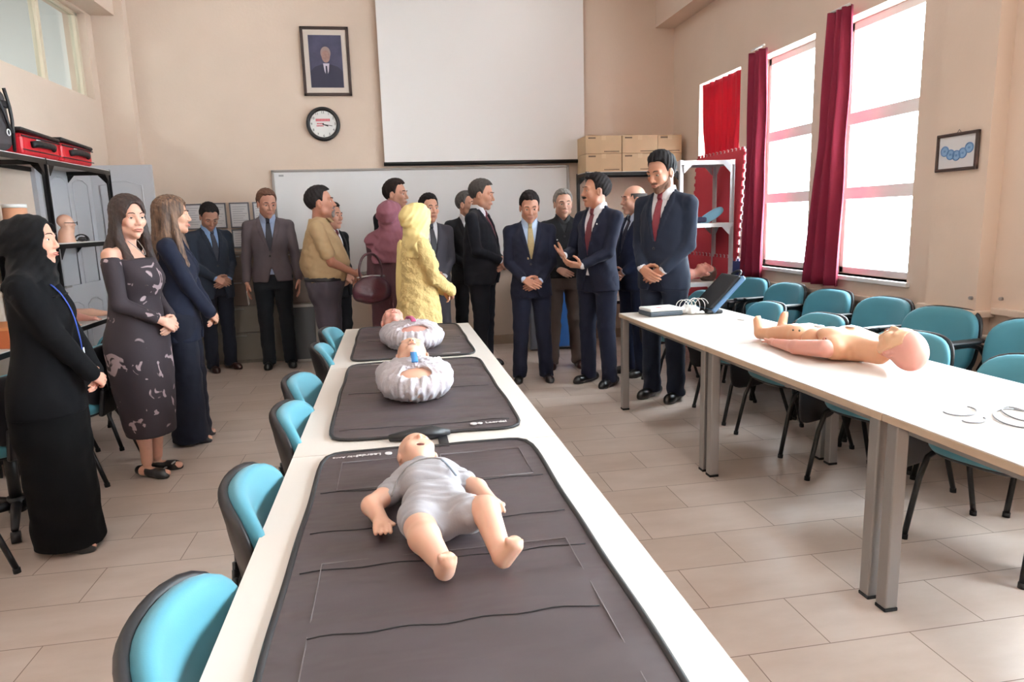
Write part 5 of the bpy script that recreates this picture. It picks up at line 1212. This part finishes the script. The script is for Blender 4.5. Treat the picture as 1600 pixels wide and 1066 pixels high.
MB().tube([L(-.035, 1.600, .805), L(-.018, 1.668, .826), L(.020, 1.712, .846), L(.066, 1.722, .851), L(.094, 1.716, .846)], .0018, 6, smooth_pts=2).build('romper_seam', mat('romper_seam', '77726f', .8), t)
MB().tube([L(.094, 1.716, .845), L(.108, 1.672, .844), (L(.124, 1.625, .832))], .0035, 6, flat=.5, smooth_pts=1).build('romper_placket', mat('placket_blue', '8f9aa8', .7), t)
# wrapped torsos
def plastic_film():
    if 'thin_plastic' in MC: return MC['thin_plastic']
    m = mat('thin_plastic', 'dedae2', .3, bump=.6, bs=45, bd=.008); nt = m.node_tree; t = nt.nodes.new('ShaderNodeBsdfTransparent'); x = nt.nodes.new('ShaderNodeMixShader'); x.inputs[0].default_value = .22
    nt.links.new(nt.nodes['Principled BSDF'].outputs[0], x.inputs[1]); nt.links.new(t.outputs[0], x.inputs[2]); nt.links.new(x.outputs[0], nt.nodes['Material Output'].inputs[0]); return m
def wrapped(label, cx, cy, hx, hy, stripe, s_, rot, headskin, opening):
    t = empty('torso_manikin', (cx, cy, .742), rot, label, 'manikin', 'plastic wrapped torso manikins')
    F = Field.cube((-.2, -.26, -.002), (.2, .26, .2), .0065); F.ell((0, -.01, .058), (.135*s_, .195*s_, .082), k=0); F.cap((-.10*s_, .09, .05), (.10*s_, .09, .05), .05, k=.04)
    F.cap((0, .15*s_, .06), (hx, hy-.06, .07), .042, .04, k=.03); nets(F, 'torso', headskin, t)
    F = Field.cube((hx-.14, hy-.17, -.002), (hx+.14, hy+.17, .25), .0048); HR = face_frame((0, -.25, 1), (0, 1, .35)); fnh = put_head(F, (hx, hy, .088), HR, .95)
    X, Y, Z = np.ix_(*F.ax); F.F = np.maximum(F.F, .001-Z); hd = nets(F, 'head', headskin, t)
    Hm = Matrix.Translation((hx, hy, .088)) @ Matrix(HR.tolist()).to_4x4() @ Matrix.Scale(.95, 4)
    b = MB(); b.mt = Hm
    for q in (-1, 1): b.sph((q*.007, .104, -.040), (.003, .003, .0045), 8)
    b.build('nostril', M_blk, hd)
    b = MB(); b.mt = Hm; b.tube([(-.018, .092, -.061), (0, .097, -.062), (.018, .092, -.061)], .002, 6); b.build('mouth_line', MC['joint_line'], hd)
    F = Field.cube((-.23, -.27, -.003), (.23, .25, .21), .0058)
    ox, oy, orx, ory = opening
    def bag(X, Y, Z):
        e = ellf(X, Y+.01, Z-.062, (.155*s_, .205*s_, .088)); e = smin(e, capf(X, Y, Z, (-.10*s_, .10, .055), (.10*s_, .10, .055), .062), .04)
        th = np.arctan2(Y-oy, X-ox); r = np.sqrt((X-ox)**2+(Y-oy)**2)
        e = e+.0030*np.sin(th*23+2*np.sin(r*40))*np.clip(r/.10, .3, 1)+.0022*np.sin(th*41+X*30)+.003*np.sin(X*70+Y*90)+.0025*np.sin(X*130-Z*110+Y*40)
        v = .8*Y+.6*Z; w = -.6*Y+.8*Z; op = np.sqrt(((X-ox)/orx)**2+((v-oy)/ory)**2)-1; e0 = e
        rim = np.abs(op)*min(orx, ory)*.9; e = np.maximum(e, np.where(w > .055, -op*min(orx, ory), -1))
        e = smin(e, np.maximum(np.abs(e0+.004)-.008-.002*np.sin(th*31), rim-.012), .010)
        return np.maximum(e, .001-Z)
    F.put(bag, (-.2, -.24, 0), (.2, .22, .2), 0)
    m = plastic_film(); nets(F, 'plastic_cover', m, t)
    b = MB()
    for k in range(1): b.grid(lambda i, j: (ox*.4+(-.013+.026*i), .175*s_-(.175*s_+.10)*j, (.066)+.102*math.sqrt(max(0, 1-((.175*s_-(.175*s_+.10)*j)/(.205*s_))**2))**1.0), 3, 18)
    o = b.build('cover_stripe', stripe, t); solid(o, .006)
    return t
wrapped('wrapped torso manikin with blue stripe on the middle mat', .065, 2.86, .0, .37, mat('blue_stripe', '3f86c8', .5), 1.0, .0, M_ski, (.0, -.045, .086, .050))
wrapped('wrapped torso manikin with pink stripe on the far mat, nearest the woman in yellow', .09, 4.02, -.06, .40, mat('pink_stripe', 'b8507c', .5), 1.12, .12, M_pink, (-.01, -.05, .100, .054))

# ------------------------------------------------------------------ things on the right table
t = empty('defibrillator', (1.90, 4.74, .736), .10, 'small white and dark grey medical device box with red logo on the far right table', 'device')
MB().box((0, 0, .017), (.26, .20, .034), .010).build('base', mat('slate_plastic', '3c4650', .4), t); MB().box((0, 0, .045), (.255, .195, .024), .010).build('cover', M_white, t)
MB().sph((-.03, -.03, .056), (.028, .012, .003), 14).build('logo', MC['red_print'], t)
t = empty('cable_bundle', (2.10, 4.70, .737), 0, 'tangle of white cables and electrode pads beside the device box', 'cable')
F = Field.cube((-.10, -.09, -.002), (.12, .09, .09), .005); F.ell((0, 0, .03), (.075, .055, .035), k=0); F.cap((.02, -.03, .01), (.09, -.05, .006), .02, .012, k=.02); F.noise(.007, 90, 3); X, Y, Z = np.ix_(*F.ax); F.F = np.maximum(F.F, -Z); nets(F, 'electrode_pads', M_white, t)
b = MB(); rr = random.Random(4)
for k in range(6):
    cx, r = -.05+.03*k, .045+.012*rr.random(); th = rr.uniform(-.6, .6)
    b.tube([(cx+r*math.cos(a)*math.cos(th), r*math.cos(a)*math.sin(th)*.6, .05+r*1.1*math.sin(a)) for a in np.linspace(-.4, PI+.4, 14)], .0028, 6)
b.build('wire', M_white, t)
t = empty('carrying_case', (2.25, 4.70, .736), 0, 'open black and blue equipment case lid standing at the far end of the right table', 'case')
MB().box((.02, .06, .014), (.12, .28, .028), .01).build('case_base', M_blk, t)
l = MB().box((.12, .06, .135), (.035, .30, .34), .012, rot=(0, .78, 0)).build('case_lid', mat('case_blue', '5f83a8', .4), t)
MB().box((.098, .06, .150), (.03, .275, .315), .010, rot=(0, .78, 0)).build('lid_lining', mat('case_lining', '121318', .7), l)
MB().tube([(.24, .0, .26), (.27, .03, .29), (.27, .09, .29), (.24, .12, .26)], .01, 8, smooth_pts=1).build('handle', M_blk, l)
M_wire = mat('grey_wire', '7d7c80', .4)
def ring(cx, cy, rx, ry, rot, label, a0=0, a1=2*PI):
    pts = []
    for a in np.linspace(a0, a1, 36):
        u, v = rx*math.cos(a), ry*math.sin(a); pts.append((u*math.cos(rot)-v*math.sin(rot), u*math.sin(rot)+v*math.cos(rot), 0.002))
    MB().tube(pts, .0028, 6).build('cable_loop', M_wire, label=label, cat='cable', loc=(cx, cy, .737))
ring(1.94, 2.06, .075, .05, .6, 'thin grey cable loop on the near right table, leftmost one', PI*.75, PI*1.95)
ring(1.90, 1.955, .05, .03, .4, 'smallest thin grey cable loop near the front edge of the right table', PI*.8, PI*1.9)
ring(2.05, 1.93, .12, .07, .9, 'large grey cable loop at the right edge of the photo on the table')
ring(2.09, 1.97, .09, .04, 1.1, 'inner grey cable loop inside the large one at the right edge of the photo')
MB().box((0, 0, .003), (.09, .06, .006), .002, rot=(0, 0, .3)).build('paper_note', M_white, label='small white paper near the far edge of the right table by the chairs', cat='paper', loc=(2.33, 4.30, .736))
# shelf contents
F = Field.cube((-.2, -.13, -.002), (.22, .13, .22), .006); put_head(F, (.08, 0, .085), face_frame((0.15, -.2, 1), (1, 0, .1)), .9); F.cap((.0, 0, .075), (-.09, 0, .07), .04, .05, k=.03); F.ell((-.12, 0, .07), (.07, .11, .065), k=.03)
X, Y, Z = np.ix_(*F.ax); F.F = np.maximum(F.F, .001-Z)
o = nets(F, 'manikin_bust', M_pink, label='pink manikin head and shoulders lying on the low board of the grey shelf unit', cat='manikin'); o.location = (2.93, 6.36, .802)
F = Field.cube((-.05, -.15, -.06), (.20, .13, .22), .006)
c3 = np.array([.08, 0, .085]); R3 = face_frame((0.15, -.2, 1), (1, 0, .1))
def fh(X, Y, Z):
    x, y, z = X-c3[0], Y-c3[1], Z-c3[2]; x, y, z = ((R3[0, i]*x+R3[1, i]*y+R3[2, i]*z)/.9 for i in range(3)); return np.maximum(skullf(x, y, z, .006), hairline(y)-z)*.9
F.put(fh, c3-.14, c3+.14, 0); X, Y, Z = np.ix_(*F.ax); F.F = np.maximum(F.F, .001-Z); nets(F, 'hair_cap', mat('brown_cap', '5c4640', .5), o)
t = empty('splint', (3.02, 6.35, 1.362), -.3, 'pale blue foam splint with dark strap on the middle board of the grey shelf unit', 'splint')
b = MB(); pad(b, .26, .09, .035, 0, T(.03, 0, .065, 0, -.55, 0), p=2.6); b.build('splint_body', mat('pale_blue_foam', '86bcd8', .5), t)
MB().box((-.08, .03, .03), (.14, .12, .058), .02).build('strap_roll', mat('navy_strap', '20284a', .7), t)
# left shelf contents
def bust(x, y, z, rz, label, s_=1.0, neck_up=False):
    F = Field.cube((-.16, -.16, -.002), (.16, .16, .34), .006)
    F.cap((0, 0, .0), (0, 0, .10), .07, .055, k=.02); put_head(F, (0, .01, .185), face_frame((0, 1, 0), (0, 0, 1)), s_); F.F = np.maximum(F.F, .001-np.ix_(*F.ax)[2])
    o = nets(F, 'training_bust', M_ski, label=label, cat='manikin'); o.location = (x, y, z); o.rotation_euler = (0, 0, rz); return o
t = empty('manikin_neck', (-2.50, 5.27, 1.377), 0, 'upturned flesh coloured manikin neck with white rim on the left shelf', 'manikin')
MB().cyl((0, 0, 0), (0, 0, .25), .078, .070, n=28).build('neck_body', mat('neck_orange', 'd39a7a', .45), t); MB().cyl((0, 0, .25), (0, 0, .275), .072, n=28).build('rim', M_white, t)
o = bust(-2.58, 4.98, 1.377, -.6, 'manikin head with black headband at the left edge of the shelf', .8)
MB().tube([(.066*math.cos(a), .01+.085*math.sin(a), .235) for a in np.linspace(0, 2*PI, 33)[:-1]], .009, 8, closed=True).build('headband', M_blk, o)
o = bust(-2.55, 6.10, 1.34, -1.2, 'manikin head with black glasses on the left shelf', .62)
b = MB()
for k in (-1, 1): b.tube([(k*.022+.017*math.cos(a), .085, .185+.013*math.sin(a)) for a in np.linspace(0, 2*PI, 17)[:-1]], .003, 6, closed=True); b.tube([(k*.04, .083, .188), (k*.05, .0, .19)], .003, 6)
b.build('glasses', M_blk, o)
t = empty('headset', (-2.48, 6.20, 1.377), .4, 'black coiled headset lying on the left shelf', 'headset')
MB().tube([(.05*math.cos(a), .075*math.sin(a), .012+.045*max(0, math.sin(a))) for a in np.linspace(0, 2*PI, 25)[:-1]], .006, 8, closed=True).build('band', M_blk, t)
MB().sph((.0, -.075, .022), (.03, .025, .02), 12).sph((.03, .06, .022), (.025, .025, .02), 12).build('ear_pad', M_blk, t)
for i, (y, l) in enumerate([(5.80, 'flesh coloured manikin arm lying on the low shelf board, left one'), (6.06, 'flesh coloured manikin arm lying on the low shelf board, middle one'), (6.34, 'flesh coloured manikin arm lying on the low shelf board, right one')]):
    F = Field.cube((-.24, -.09, -.002), (.22, .09, .10), .006); F.cap((-.16, 0, .045), (.02, .01, .042), .042, .034, k=.01); F.cap((.02, .01, .042), (.12, -.01, .03), .034, .022, k=.012); F.ell((.155, -.012, .028), (.04, .03, .018), k=.012)
    for q in range(4): F.cap((.175, -.032+q*.014, .026), (.21, -.036+q*.017, .015), .008, .006, k=.003)
    F.F = np.maximum(F.F, .001-np.ix_(*F.ax)[2])
    o = nets(F, 'practice_limb', M_pink if i % 2 else M_ski, label=l, cat='manikin arm', group='manikin arms on the low shelf board'); o.location = (-2.56, y, .737); o.rotation_euler = (0, 0, -.5+.35*i)
t = empty('storage_box', (-2.56, 4.98, .737), 0, 'orange-red cardboard box on the low shelf board at the left edge of the photo', 'box')
MB().box((0, 0, .06), (.28, .36, .12), .004).build('box_body', mat('orange_card', 'c0683c', .7), t); MB().box((0, 0, .125), (.29, .37, .02), .004).build('lid', mat('orange_lid', 'd98e5a', .7), t)
